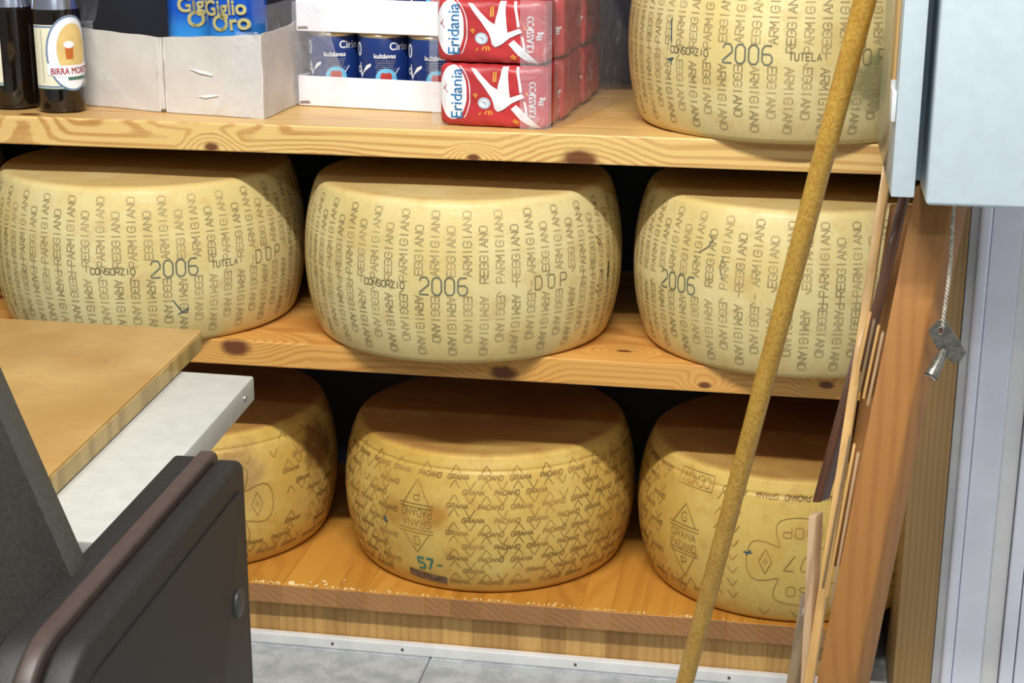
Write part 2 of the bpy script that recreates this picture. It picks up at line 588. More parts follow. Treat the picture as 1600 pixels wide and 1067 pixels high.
class Flat:
    """flat print collected in 2-D, later laid on a surface"""

    def __init__(s):
        s.v, s.f = [], []

    def add(s, vs, fs):
        o = len(s.v)
        s.v += list(vs)
        s.f += [tuple(i + o for i in f) for f in fs]
        return s

    def poly(s, pts):
        return s.add(pts, [tuple(range(len(pts)))])

    def ell(s, cx, cy, rx, ry, n=40):
        return s.poly([(cx + rx * math.cos(2 * PI * i / n), cy + ry * math.sin(2 * PI * i / n)) for i in range(n)])

    def ring(s, cx, cy, rx, ry, wd, a0=0, a1=2 * PI, n=40):
        vs, fs = [], []
        for i in range(n + 1):
            a = a0 + (a1 - a0) * i / n
            for k in (1, -1):
                vs.append((cx + (rx + k * wd / 2) * math.cos(a), cy + (ry + k * wd / 2) * math.sin(a)))
        for i in range(n):
            fs.append((2 * i, 2 * i + 2, 2 * i + 3, 2 * i + 1))
        return s.add(vs, fs)

    def line(s, pts, wd):
        for a, b in zip(pts[:-1], pts[1:]):
            d = Vector((b[0] - a[0], b[1] - a[1]))
            n = Vector((-d.y, d.x)).normalized() * wd / 2
            s.poly([(a[0] + n.x, a[1] + n.y), (a[0] - n.x, a[1] - n.y), (b[0] - n.x, b[1] - n.y), (b[0] + n.x, b[1] + n.y)])
        return s

    def text(s, word, size, x, y, rot=0.0, sx=1.0, bold=0.0):
        vs, fs = text2d(word, size)
        c, d = math.cos(rot), math.sin(rot)
        offs = [(0, 0)] if not bold else [(0, 0), (bold, 0), (0, bold), (bold, bold)]
        for ox, oy in offs:
            s.add([(x + (a * sx + ox) * c - (b + oy) * d, y + (a * sx + ox) * d + (b + oy) * c) for a, b in vs], fs)
        return s

    def build(s, name, mat, fn, parent, lim=None, kind=None, label=None):
        bm = bmesh.new()
        vs = [bm.verts.new((x, y, 0)) for x, y in s.v]
        for f in s.f:
            try:
                bm.faces.new([vs[i] for i in f])
            except ValueError:
                pass
        bmesh.ops.triangulate(bm, faces=bm.faces[:])
        if lim:
            for _ in range(5):
                es = [e for e in bm.edges if e.calc_length() > lim]
                if not es:
                    break
                bmesh.ops.subdivide_edges(bm, edges=es, cuts=1)
                bmesh.ops.triangulate(bm, faces=[f for f in bm.faces if len(f.verts) > 3])
        for v in bm.verts:
            v.co = fn(v.co.x, v.co.y)
        me = bpy.data.meshes.new(name)
        bm.to_mesh(me)
        bm.free()
        me.materials.append(MT[mat])
        return link(name, me, parent, kind=kind, label=label)


def copy_tree(o, parent=None):
    c = o.copy()
    COL.objects.link(c)
    if parent:
        c.parent = parent
    for ch in list(o.children):
        copy_tree(ch, c)
    return c


# ------------------------------------------------------------------ levels
Z_TOP, Z_MID, Z_MIDB, Z_LOW, Z_FLOOR = 0.0, -0.306, -0.343, -0.678, -0.778
DEPTH = 0.50

# ------------------------------------------------------------------ the room
fl = link('floor', bm_mesh('floor', box(-2.2, 1.60, -2.9, 0.6, Z_FLOOR - 0.05, Z_FLOOR - 0.003), 'grout'), kind='structure')
tile_me = bm_mesh('tile', box(0.001, 0.499, 0.001, 0.499, -0.012, 0, 0.0012, 1), 'tile')
for i in range(-4, 4):
    for j in range(-6, 2):
        x0, y0 = -0.484 + 0.5 * (i + 1) - 0.0, -0.95 + 0.5 * j + 0.45
        if x0 + 0.5 <= 1.52:
            link('tile', tile_me, fl, (x0, y0, Z_FLOOR))
link('wall_back', bm_mesh('wall_back', box(-2.2, 1.60, 0.52, 0.6, Z_FLOOR, 1.75), 'wall'), kind='structure')
link('wall_right', bm_mesh('wall_right', box(1.50, 1.60, -2.9, 0.52, Z_FLOOR, 1.75), 'white_wall'), kind='structure')

# door casing at the right: stepped white mouldings, all standing on the floor
door = link('door_1', bm_mesh('door_1', box(0.2845, 0.95, -0.030, 0.0, Z_FLOOR, 1.4, 0.001), 'casing_b'), kind='structure')


def casing(x0, x1, y0, mat, name='casing_strip', bev=0.0015):
    link(name, bm_mesh(name, box(x0, x1, y0, 0.0, Z_FLOOR, 1.4, bev, 2), mat), door)


casing(0.2215, 0.2330, -0.046, 'casing_a')
casing(0.2330, 0.2465, -0.060, 'casing_b', bev=0.004)
casing(0.2475, 0.2840, -0.054, 'casing_b')
casing(0.2843, 0.3080, -0.046, 'casing_c', 'door_stop', 0.003)
casing(0.3090, 0.3260, -0.054, 'casing_b', 'door_edge')
casing(0.3275, 0.9400, -0.054, 'casing_b', 'door_panel')

# trim strip where the shelving plinth meets the floor
base = link('baseboard_front', bm_mesh('baseboard_front', box(-1.75, 0.17, 0.006, 0.019, Z_FLOOR, -0.7605, 0.002, 2), 'alu'), kind='structure')
sm = lathe([(0.0, 0.0), (0.0022, 0.0), (0.0022, 0.0008), (0.0, 0.0014)], 12, 'screw', 'screw')
for x in (-0.632, -0.526, -0.27, -0.05):
    s_ = link('screw', sm, base, (x, 0.006, -0.769))
    s_.rotation_euler = (R(90), 0, 0)

# ------------------------------------------------------------------ shelving unit
dz = -Z_FLOOR


def shelf(z1, th, mat, label):
    if label:
        root = thing('wooden_shelf', label, 'shelf', (0, 0, z1 - th))
    else:
        root = bpy.data.objects.new('unseen_upper_shelf', None)
        COL.objects.link(root)
        root.location = (0, 0, z1 - th)
        root['kind'] = 'structure'
    ys = [0, 0.046, 0.20, 0.355, DEPTH]
    for a, b in zip(ys[:-1], ys[1:]):
        link('plank', bm_mesh('plank', box(-1.75, 0.17, a + (0.0006 if a else 0), b, 0, th if a == 0 else th - 0.0008, 0.0022 if a == 0 else 0.001, 2), mat), root)
    return root


shelf(Z_TOP, 0.039, 'pine', 'pale pine shelf at the top, carrying bottles, trays and sugar packs')
shelf(Z_MID, 0.037, 'pine_deep', 'knotty pine shelf in the middle, under the wheels dated 2006')
shelf(0.405, 0.039, 'pine', None)  # unseen upper shelf, added to shade the back of the top shelf
low = thing('wooden_shelf', 'orange glued-stave bottom shelf with crumbs along its front edge', 'shelf', (0, 0, Z_LOW))
pl = thing('shelf_plinth', 'recessed plinth of upright pine staves below the bottom shelf', 'plinth', (0, 0.021, Z_FLOOR))
rs = random.Random(4)
def stave_mesh(wd):
    b = box(0, wd, 0, DEPTH, -0.029, 0, 0.0004, 1)
    b.normal_update()
    for f in b.faces:
        if abs(f.normal.y) > 0.9:
            f.material_index = 1
    return bm_mesh('stave', b, ['stave', 'stave_end'])


st_me = [stave_mesh(0.0437 * k) for k in (1.0, 0.86, 1.16)]
up_me = [bm_mesh('stave', box(0, 0.036 * k, 0, 0.02, 0, 0.0705, 0.0003, 1), 'stave_up') for k in (1.0, 0.8, 1.25)]
x = -1.75
while x < 0.13:
    k = rs.randrange(3)
    wd = 0.0437 * (1.0, 0.86, 1.16)[k]
    link('stave', st_me[k], low, (x, rs.uniform(-0.0006, 0.0006), rs.uniform(-0.0004, 0)))
    x += wd + 0.0001
x = -1.75
while x < 0.13:
    k = rs.randrange(3)
    wd = 0.036 * (1.0, 0.8, 1.25)[k]
    link('stave', up_me[k], pl, (x, rs.uniform(-0.0004, 0.0004), 0))
    x += wd + 0.0001
link('trim_1', bm_mesh('trim_1', box(0.1715, 0.2205, -0.050, DEPTH, Z_FLOOR, 1.4, 0.0015, 2), 'oak'), kind='structure')
link('trim_2', bm_mesh('trim_2', box(-1.80, -1.752, 0.0, DEPTH, Z_FLOOR, 1.4), 'oak'), kind='structure')

# ------------------------------------------------------------------ cheese wheels
GLY = {
    'A': (((0, 0), (0.5, 1), (1, 0)), ((0.2, 0.36), (0.8, 0.36))),
    'C': (((1, 0.8), (0.8, 1), (0.2, 1), (0, 0.8), (0, 0.2), (0.2, 0), (0.8, 0), (1, 0.2)),),
    'D': (((0, 0), (0, 1), (0.7, 1), (1, 0.75), (1, 0.25), (0.7, 0), (0, 0)),),
    'E': (((1, 1), (0, 1), (0, 0), (1, 0)), ((0, 0.5), (0.8, 0.5))),
    'G': (((1, 0.82), (0.8, 1), (0.2, 1), (0, 0.8), (0, 0.2), (0.2, 0), (0.8, 0), (1, 0.2), (1, 0.48), (0.55, 0.48)),),
    'I': (((0.5, 0), (0.5, 1)),),
    'L': (((0, 1), (0, 0), (1, 0)),),
    'M': (((0, 0), (0, 1), (0.5, 0.35), (1, 1), (1, 0)),),
    'N': (((0, 0), (0, 1), (1, 0), (1, 1)),),
    'O': (((0.2, 0), (0, 0.2), (0, 0.8), (0.2, 1), (0.8, 1), (1, 0.8), (1, 0.2), (0.8, 0), (0.2, 0)),),
    'P': (((0, 0), (0, 1), (0.8, 1), (1, 0.85), (1, 0.6), (0.8, 0.45), (0, 0.45)),),
    'R': (((0, 0), (0, 1), (0.8, 1), (1, 0.85), (1, 0.6), (0.8, 0.45), (0, 0.45)), ((0.5, 0.45), (1, 0))),
    'S': (((1, 0.85), (0.8, 1), (0.2, 1), (0, 0.8), (0.1, 0.58), (0.9, 0.42), (1, 0.2), (0.8, 0), (0.2, 0), (0, 0.15)),),
    'T': (((0, 1), (1, 1)), ((0.5, 1), (0.5, 0))),
    'U': (((0, 1), (0, 0.2), (0.2, 0), (0.8, 0), (1, 0.2), (1, 1)),),
    'V': (((0, 1), (0.5, 0), (1, 1)),),
    'Z': (((0, 1), (1, 1), (0, 0), (1, 0)),),
    '-': (((0, 0.5), (1, 0.5)),),
    '0': (((0.25, 0), (0, 0.2), (0, 0.8), (0.25, 1), (0.75, 1), (1, 0.8), (1, 0.2), (0.75, 0), (0.25, 0)),),
    '2': (((0, 0.78), (0.22, 1), (0.78, 1), (1, 0.8), (1, 0.58), (0, 0.12), (0, 0), (1, 0)),),
    '5': (((1, 1), (0, 1), (0, 0.55), (0.75, 0.55), (1, 0.4), (1, 0.15), (0.75, 0), (0, 0)),),
    '6': (((0.95, 1), (0.25, 1), (0, 0.8), (0, 0.2), (0.25, 0), (0.75, 0), (1, 0.2), (1, 0.4), (0.75, 0.55), (0, 0.55)),),
    '7': (((0, 1), (1, 1), (0.35, 0)),),
}


def strokes(word, pitch, gw, gh, rot=0.0, x=0.0, y=0.0, shear=0.0):
    """polylines of a word; (x, y) is the start of the baseline, rot turns it"""
    out = []
    c, d = math.cos(rot), math.sin(rot)
    for i, ch in enumerate(word):
        for pl_ in GLY.get(ch, ()):
            q = []
            for a, b in pl_:
                px, py = i * pitch + a * gw + shear * b * gh, b * gh
                q.append((x + px * c - py * d, y + px * d + py * c))
            out.append(q)
    return out


def resample(q, step):
    pts = []
    for a, b in zip(q[:-1], q[1:]):
        L = math.hypot(b[0] - a[0], b[1] - a[1])
        n = max(1, round(L / step))
        for i in range(n):
            t = i / n
            pts.append((a[0] + (b[0] - a[0]) * t, a[1] + (b[1] - a[1]) * t))
    pts.append(q[-1])
    return pts


class Wheel:
    """side profile shared by body and print: u is arc length round the belly, v is height"""

    def __init__(s, rm, rb, h, lip=0.008, power=0.8, ridge=False):
        s.rm, s.rb, s.h, s.lip, s.power, s.ridge = rm, rb, h, lip, power, ridge

    def rad(s, z):
        t = min(max(z / s.h, 0.0), 1.0)
        k = max(0.0, 1 - (2 * t - 1) ** 2)
        r = s.rb + (s.rm - s.rb) * k ** s.power
        e = min(z, s.h - z)
        if e < s.lip:
            q = 1 - max(e, 0) / s.lip
            r -= s.lip * 0.75 * (1 - math.sqrt(max(0, 1 - q * q)))
        if s.ridge:
            r -= 0.0016 * math.exp(-((z - (s.h - 0.021)) / 0.0022) ** 2)
        return r

    def body(s, mat, name='rind'):
        h, L = s.h, s.lip
        zs = [0, 0.0006, 0.002, 0.004, 0.007, L] + [L + (h - 2 * L) * i / 26 for i in range(1, 26)] + [h - L, h - 0.007, h - 0.004, h - 0.002, h - 0.0006, h]
        if s.ridge:
            zs = sorted(zs + [h - 0.026 + 0.001 * i for i in range(11)])
        pr = [(0, 0.0)] + [(s.rad(z), z) for z in zs]
        r0 = s.rad(h)
        dome = 0.003
        pr += [(r0 - 0.006, h + 0.0002), (r0 * 0.85, h - 0.0006), (r0 * 0.5, h + dome * 0.3), (0, h + dome * 0.5)]
        return lathe(pr, 144, mat, name, 60)

    def at(s, u, v, off):
        th = u / 0.225
        r = s.rad(v) + off
        return (r * math.sin(th), -r * math.cos(th), v)

    def dots(s, lines, step, size, name, mat, off=0.0005):
        vs, fs = [], []
        hs = size / 2
        for q in lines:
            for (u, v) in resample(q, step):
                o = len(vs)
                for a, b in ((-hs, -hs), (hs, -hs), (hs, hs), (-hs, hs)):
                    vs.append(s.at(u + a, v + b, off))
                fs.append((o, o + 1, o + 2, o + 3))
        return mesh(name, vs, fs, mat)

    def ribbons(s, lines, wd, name, mat, off=0.0006, step=0.004):
        vs, fs = [], []
        for q in lines:
            p = resample(q, step)
            o = len(vs)
            for i, (u, v) in enumerate(p):
                a, b = p[max(i - 1, 0)], p[min(i + 1, len(p) - 1)]
                dx, dy = b[0] - a[0], b[1] - a[1]
                L = math.hypot(dx, dy) or 1
                nx, ny = -dy / L * wd / 2, dx / L * wd / 2
                vs += [s.at(u - nx, v - ny, off), s.at(u + nx, v + ny, off)]
            for i in range(len(p) - 1):
                fs.append((o + 2 * i, o + 2 * i + 2, o + 2 * i + 3, o + 2 * i + 1))
        return mesh(name, vs, fs, mat)


PW = Wheel(0.2275, 0.205, 0.223)
UPM = 0.225                      # arc metres per radian in print space
mid = PW.h / 2 + 0.002


def parm_words():
    """rows of the two words round the side, upper half read upward, lower half read downward"""
    L = []
    n = 66
    free = [(-0.030, 0.034, -0.0125, 0.0125), (-0.112, -0.052, -0.0052, 0.004), (0.052, 0.092, -0.0055, 0.004), (0.122, 0.180, -0.0085, 0.008)]
    for k in range(n):
        u = (k + 0.5) / n * 2 * PI * UPM - PI * UPM
        a, b = ('PARMIGIANO', 'REGGIANO') if k % 2 == 0 else ('REGGIANO', 'PARMIGIANO')
        q = strokes(a, 0.0095, 0.0074, 0.0104, PI / 2, u + 0.005, mid + 0.0045)
        q += strokes(b, 0.0095, 0.0074, 0.0104, -PI / 2, u - 0.005, mid - 0.0045)
        q.append([(u, mid - 0.003), (u, mid + 0.003)])
        for line in q:
            bad = any(f[0] - 0.003 < pu < f[1] + 0.003 and f[2] < pv - mid < f[3] for f in free for pu, pv in line)
            if not bad and all(0.012 < pv < PW.h - 0.010 for _, pv in line):
                L.append(line)
    return L


parm_body = PW.body('parm')
parm_dots = PW.dots(parm_words(), 0.0021, 0.00160, 'dotted_lettering', 'dots')
mk = strokes('2006', 0.0168, 0.0122, 0.0232, 0, -0.031, mid - 0.0116)
parm_date = PW.ribbons(mk, 0.0021, 'date_lettering', 'mark')
mk = strokes('CONSORZIO', 0.0068, 0.0056, 0.0085, 0, -0.112, mid - 0.006) + strokes('TUTELA', 0.0068, 0.0048, 0.0088, 0, 0.052, mid - 0.005)
mk += strokes('DOP', 0.0195, 0.0100, 0.0185, 0, 0.123, mid - 0.010)
parm_plain = PW.ribbons(strokes('CONSORZIO', 0.0068, 0.0056, 0.0085, 0, -0.112, mid - 0.006) + strokes('DOP', 0.0195, 0.0100, 0.0185, 0, 0.123, mid - 0.010), 0.0014, 'stamp_lettering', 'mark_thin')
parm_small = PW.ribbons(mk, 0.0014, 'stamp_lettering', 'mark_thin')
parm_body2 = PW.body('parm_mould')


def parm(label, x, y, z, ang, extra=(), small=parm_small, body=None):
    t = thing('cheese_wheel', label, 'cheese', (x, y, z), R(ang), 'pale dotted cheese wheels')
    link('rind', body or parm_body, t)
    link('dotted_lettering', parm_dots, t, kind='stuff')
    link('date_lettering', parm_date, t)
    if small:
        link('stamp_lettering', small, t, kind='stuff')
    for (pts, wd, mat, nm) in extra:
        link(nm, PW.ribbons([[(R(a - ang) * UPM, v) for a, v in q] for q in pts], wd, nm, mat, 0.0009), t, kind='stuff' if len(pts) > 1 else None)
    return t


parm('pale cheese wheel dated 2006 at left of middle shelf, behind the chopping board', -0.934, 0.148, Z_MID, 29.5,
     [([[(28.5, 0.068), (31.5, 0.050), (33.0, 0.048), (34.0, 0.055), (30, 0.046)]], 0.0014, 'blue_ink', 'pen_scribble')])
parm('pale cheese wheel in the centre of the middle shelf, red pen marks at right', -0.460, 0.149, Z_MID, 4.6,
     [([[(72, 0.096), (72.6, 0.118)]], 0.0036, 'black_ink', 'pen_stroke'),
      ([[(64, 0.160), (66, 0.156), (65, 0.150), (67, 0.148)], [(66, 0.112), (68, 0.109), (67, 0.104)], [(64, 0.084), (66, 0.080)], [(64.5, 0.092), (66, 0.088)]], 0.0016, 'red_ink', 'pen_marks')], small=parm_plain)
parm('pale cheese wheel at the right of the middle shelf, partly behind the broomstick', 0.012, 0.170, Z_MID, -42.8,
     [([[(-31, 0.185), (-29, 0.178), (-31, 0.168), (-34, 0.160)], [(-24.5, 0.160), (-25.5, 0.145), (-24, 0.130)]], 0.0014, 'mark', 'pen_scribble')], small=None)
parm('pale cheese wheel standing on the top shelf beside the red sugar packs', -0.004, 0.178, Z_TOP, -15,
     [([[(-44, 0.150), (-43.2, 0.120)], [(-45, 0.098), (-42, 0.101), (-43.5, 0.097), (-43, 0.092)]], 0.0020, 'blue_ink', 'pen_stroke')], body=parm_body2)
parm('pale cheese wheel cut off by the left edge of the photo, middle shelf', -1.415, 0.170, Z_MID, 120)

GW = Wheel(0.2235, 0.198, 0.213, 0.007, 0.78, True)
grana_body = {k: GW.body(k) for k in ('grana', 'grana_brown', 'grana_dark')}


def grana_lines(flip, free, skip=0.0, seed=1):
    rr = random.Random(seed)
    W, T = [], []
    n = 30
    for i in range(9):
        z = 0.181 - 0.0203 * i
        for k in range(n):
            u = (k + 0.5 * (i % 2)) / n * 2 * PI * UPM - PI * UPM
            word = 'GRANA' if k % 2 == 0 else 'PADANO'
            if not any(f[0] - 0.030 < u < f[1] and f[2] < z < f[3] for f in free) and rr.random() > skip:
                pt = 0.0068 if k % 2 == 0 else 0.0062
                W += strokes(word, pt, 0.0050, 0.0066, 0, u, z, 0.25)
            for m in range(2):
                ut = u + 0.0234 * m + 0.012
                if any(f[0] - 0.008 < ut < f[1] + 0.006 and f[2] - 0.004 < z + 0.014 < f[3] for f in free) or rr.random() < skip:
                    continue
                if (m == 0) != (i % 2 == 1):
                    T.append([(ut - 0.0075, z + 0.0085), (ut - 0.001, z + 0.0183), (ut + 0.001, z + 0.0183), (ut + 0.0075, z + 0.0085)])
                elif i:
                    T.append([(ut - 0.0075, z + 0.0190), (ut - 0.001, z + 0.0085), (ut + 0.001, z + 0.0085), (ut + 0.0075, z + 0.0190)])
    if flip:
        W = [[(-u, GW.h - v) for u, v in q] for q in W]
        T = [[(-u, GW.h - v) for u, v in q] for q in T]
    return W, T


def emblem(u, z, flip=False):
    E = []
    E += [[(-0.024, 0.014), (0.0, 0.056), (0.024, 0.014)], [(-0.028, 0.019), (0.028, 0.019)], [(-0.028, 0.014), (0.028, 0.014)],
          [(-0.028, -0.019), (0.028, -0.019)], [(-0.028, -0.024), (0.028, -0.024)], [(-0.022, -0.024), (0.0, -0.056), (0.022, -0.024)]]
    E += strokes('PADANO', 0.0085, 0.006, 0.011, PI, 0.025, 0.012)
    E += strokes('GRANA', 0.0098, 0.007, 0.011, PI, 0.024, -0.004)
    E += strokes('P', 0.01, 0.009, 0.013, PI, 0.004, 0.038)
    E += strokes('G', 0.01, 0.009, 0.013, PI, 0.005, -0.030)
    s = -1 if flip else 1
    return [[(u + s * a, z + s * b) for a, b in q] for q in E]


def cartouche(u, z, flip):
    """clover shaped outline with DOP, a lozenge and numbers inside"""
    pts = []
    for i in range(73):
        a = 2 * PI * i / 72
        da = (a + PI / 4) % (PI / 2)
        da = min(da, PI / 2 - da)
        r = 0.069 - 0.034 * math.exp(-(da / 0.20) ** 2)
        pts.append((r * math.cos(a) * 1.04, r * math.sin(a) * 0.95))
    E = [pts]
    E += strokes('DOP', 0.0165, 0.0115, 0.0150, 0, -0.022, -0.052)
    E += strokes('07', 0.022, 0.014, 0.0230, 0, -0.022, -0.012, 0.25)
    E += [[(0.036, 0.0), (0.045, 0.019), (0.054, 0.0), (0.045, -0.019), (0.036, 0.0)], [(0.042, 0.0), (0.045, 0.004), (0.048, 0.0), (0.045, -0.004), (0.042, 0.0)]]
    E += strokes('SO', 0.018, 0.012, 0.0150, 0, -0.016, 0.036)
    s = -1 if flip else 1
    return [[(u + s * a, z + s * b) for a, b in q] for q in E]


def grana(label, x, y, ang, flip, free, marks, extra=(), skip=0.0, seed=1, body='grana'):
    t = thing('cheese_wheel', label, 'cheese', (x, y, Z_LOW), R(ang), 'golden stamped cheese wheels')
    link('rind', grana_body[body], t)
    W, T = grana_lines(flip, free, skip, seed)
    link('stamped_lettering', GW.ribbons(W, 0.0017, 'stamped_lettering', 'emboss_shade'), t, kind='stuff')
    link('stamped_zigzags', GW.ribbons(T, 0.0013, 'stamped_zigzags', 'emboss_shade', 0.0005), t, kind='stuff')
    link('stamped_emblem', GW.ribbons(marks, 0.0012, 'stamped_emblem', 'emboss_shade'), t, kind='stuff')
    for nm, lines, wd, mat in extra:
        link(nm, GW.ribbons(lines, wd, nm, mat, 0.0009), t, kind='stuff' if len(lines) > 1 else None)
    return t


fr = [(-0.040, 0.036, 0.030, 0.176), (-0.032, 0.036, 0.0, 0.05)]
grana('golden cheese wheel in the middle of the bottom shelf with green ink number 57', -0.435, 0.224, -18, False, fr,
      emblem(0.0, 0.119),
      [('ink_number', strokes('57', 0.0140, 0.0105, 0.0180, 0, 0.000, 0.037), 0.0034, 'green_ink'),
       ('ink_dash', [[(0.031, 0.047), (0.040, 0.047)]], 0.0022, 'green_ink'),
       ('stamp_bar', [[(-0.020, 0.0260), (0.044, 0.0200)]], 0.0130, 'purple_ink'),
       ('ink_smudge', [[(-0.060, 0.104), (-0.052, 0.100)], [(-0.056, 0.107), (-0.056, 0.097)]], 0.003, 'blue_ink')], skip=0.05, seed=3, body='grana_brown')
c3 = 40.0 / 57.2958 * UPM
fr3 = [(-0.034, 0.036, 0.0, 0.21)]
fr3 = [(-0.036, 0.044, 0.040, 0.215), (0.092, 0.260, 0.020, 0.185)]
grana('golden cheese wheel at the right of the bottom shelf behind the broomstick and folded chair', 0.020, 0.210, -40, True,
      [(-b, -a, GW.h - d, GW.h - c) for a, b, c, d in fr3],
      emblem(0.0, 0.100, True) + cartouche(0.174, 0.100, True)
      + strokes('CEMOV', 0.0108, 0.0080, 0.0140, PI, 0.034, 0.1985) + [[(-0.024, 0.181), (0.040, 0.181), (0.040, 0.2025), (-0.024, 0.2025), (-0.024, 0.181)]],
      [('ink_smudge', [[(0.098, 0.110), (0.110, 0.110)], [(0.102, 0.106), (0.108, 0.114)]], 0.002, 'blue_ink')], skip=0.12, seed=8)
grana('golden cheese wheel at left of the bottom shelf, half hidden by the black case', -0.908, 0.210, 44, False,
      [(-0.12, 0.036, 0.040, 0.170)], cartouche(-0.046, 0.105, False), skip=0.35, seed=5, body='grana_dark')

# crumbs of cheese on the front edge of the bottom shelf
rs = random.Random(12)


def crumb_mesh(s):
    bm = bmesh.new()
    bmesh.ops.create_icosphere(bm, subdivisions=1, radius=s)
    for v in bm.verts:
        v.co *= rs.uniform(0.6, 1.2)
        v.co.z *= 0.6
    lo = min(v.co.z for v in bm.verts)
    for v in bm.verts:
        v.co.z -= lo
    return bm_mesh('crumb', bm, 'crumb')


cms = [crumb_mesh(s) for s in (0.0028, 0.0040, 0.0065)]
for i, (x, y, k) in enumerate(((-0.692, 0.006, 2), (-0.640, 0.010, 1), (-0.646, 0.020, 1), (-0.652, 0.004, 1), (-0.712, 0.004, 1), (-0.735, 0.006, 0), (-0.722, 0.005, 0),
                               (-0.675, 0.004, 0), (-0.664, 0.013, 0), (-0.628, 0.004, 0), (-0.600, 0.004, 0), (-0.618, 0.030, 0), (-0.545, 0.006, 0), (-0.30, 0.008, 0))):
    o = link('cheese_crumb', cms[k], None, (x, y, Z_LOW))
    o.rotation_euler = (0, 0, i * 1.3)
    tag(o, 'small pale crumb of cheese on the front edge of the bottom shelf', 'crumb', 'cheese crumbs on the bottom shelf')
bm = bmesh.new()
for i in range(170):
    x = -0.75 + 0.72 * rs.random() ** 1.5
    s = rs.uniform(0.0006, 0.0018)
    m = bmesh.ops.create_icosphere(bm, subdivisions=1, radius=s)
    for v in m['verts']:
        v.co += Vector((x, 0.0022 + abs(rs.gauss(0, 0.0018)), s * 0.6))
o = link('crumb_dust', bm_mesh('crumb_dust', bm, 'crumb'), None, (0, 0, Z_LOW), 'stuff')
tag(o, 'fine cheese dust along the front edge of the bottom shelf', 'crumbs')

# ------------------------------------------------------------------ bottles of beer
def bottle_mesh():
    pr = [(0, 0.003), (0.020, 0.003), (0.026, 0.0), (0.031, 0.002), (0.033, 0.007), (0.033, 0.134), (0.0325, 0.142), (0.030, 0.156), (0.024, 0.184), (0.0175, 0.216),
          (0.0150, 0.240), (0.0138, 0.262), (0.0152, 0.264), (0.0152, 0.272), (0.0, 0.273)]
    return lathe(pr, 48, 'glass_brown', 'glass', 35)


bg = bottle_mesh()


def cyl(r, off):
    return lambda u, v: ((r + off) * math.sin(u / r), -(r + off) * math.cos(u / r), v)


def beer(label, x, y, ang, labelled=True):
    t = thing('beer_bottle', label, 'bottle', (x, y, 0), R(ang), 'dark beer bottles at the left of the top shelf')
    link('glass', bg, t)
    link('cap', lathe([(0, 0.270), (0.0158, 0.270), (0.0162, 0.276), (0.014, 0.280), (0, 0.281)], 24, 'foil', 'cap'), t)
    link('neck_foil', lathe([(0.0329, 0.1425), (0.0306, 0.156), (0.0247, 0.184), (0.0183, 0.216), (0.0160, 0.235)], 32, 'foil', 'neck_foil'), t)
    if not labelled:
        return t
    r = 0.033
    A = 1.25 * r
    f = Flat().poly([(-A * 1.3, 0.035), (A * 1.3, 0.035), (A * 1.3, 0.122), (-A * 1.3, 0.122)])
    lab = f.build('paper_label', 'cream', cyl(r, 0.0004), t, 0.006)
    Flat().line([(-A * 1.3, 0.0375), (A * 1.3, 0.0375)], 0.0022).line([(-A * 1.3, 0.1195), (A * 1.3, 0.1195)], 0.0026).build('border_print', 'bluegrey_print', cyl(r, 0.0006), lab, 0.006)
    Flat().line([(-A * 1.3, 0.0345), (A * 1.3, 0.0345)], 0.0014).line([(-A * 0.92, 0.043), (-A * 0.92, 0.115)], 0.0007).build('thin_border', 'teal_print', cyl(r, 0.0007), lab, 0.006)
    cx, cz = 0.004, 0.083
    Flat().ell(cx, cz, 0.0360, 0.052).build('medallion', 'white_print', cyl(r, 0.0008), lab, 0.006)
    Flat().ring(cx, cz, 0.0347, 0.0505, 0.0026).build('medallion_rim', 'bluegrey_print', cyl(r, 0.0010), lab, 0.006)
    Flat().ell(cx + 0.002, cz + 0.004, 0.0230, 0.037).build('medallion_field', 'field', cyl(r, 0.0010), lab, 0.006)
    Flat().poly([(cx - 0.009, cz - 0.008), (cx + 0.001, cz - 0.008), (cx + 0.002, cz + 0.009), (cx - 0.010, cz + 0.009)]).build('beer_glass_print', 'amber_print', cyl(r, 0.0012), lab, 0.006)
    Flat().ell(cx - 0.004, cz + 0.012, 0.0075, 0.005, 16).build('foam_print', 'white_print', cyl(r, 0.0013), lab, 0.006)
    Flat().poly([(-0.031, 0.054), (-0.012, 0.0505), (0.014, 0.0505), (0.038, 0.054), (0.038, 0.070), (0.014, 0.0665), (-0.012, 0.0665), (-0.031, 0.070)]).build('banner', 'white_print', cyl(r, 0.0014), lab, 0.006)
    Flat().text('BIRRA MORETTI', 0.0125, -0.0270, 0.0545, 0, 0.74, 0.0003).build('banner_lettering', 'red_print', cyl(r, 0.0017), lab, 0.006)
    Flat().poly([(-0.004, 0.0465), (0.024, 0.0465), (0.024, 0.0505), (-0.004, 0.0505)]).build('green_bar', 'teal_print', cyl(r, 0.0016), lab, 0.006)
    return t


beer('dark brown beer bottle with cream oval-medallion label beside the cardboard tray', -1.020, 0.064, 50)
beer('dark brown beer bottle at the far left end of the top shelf', -1.099, 0.084, -95)
beer('dark beer bottle standing behind the labelled one', -1.062, 0.160, 0, False)
beer('dark beer bottle in the back row by the left edge of the photo', -1.145, 0.175, 0, False)

# ------------------------------------------------------------------ cardboard tray with oil bottles
tray = thing('cardboard_tray', 'open pale grey cardboard tray with a bent front, holding blue oil bottles', 'box', (-0.875, 0.080, 0))
org = Vector((-0.875, 0.080, 0))
FL, FC, FR_, RR, RL = [Vector(p) - org for p in ((-1.030, 0.126, 0), (-0.877, 0.0775, 0), (-0.717, 0.043, 0), (-0.7125, 0.215, 0), (-1.000, 0.300, 0))]


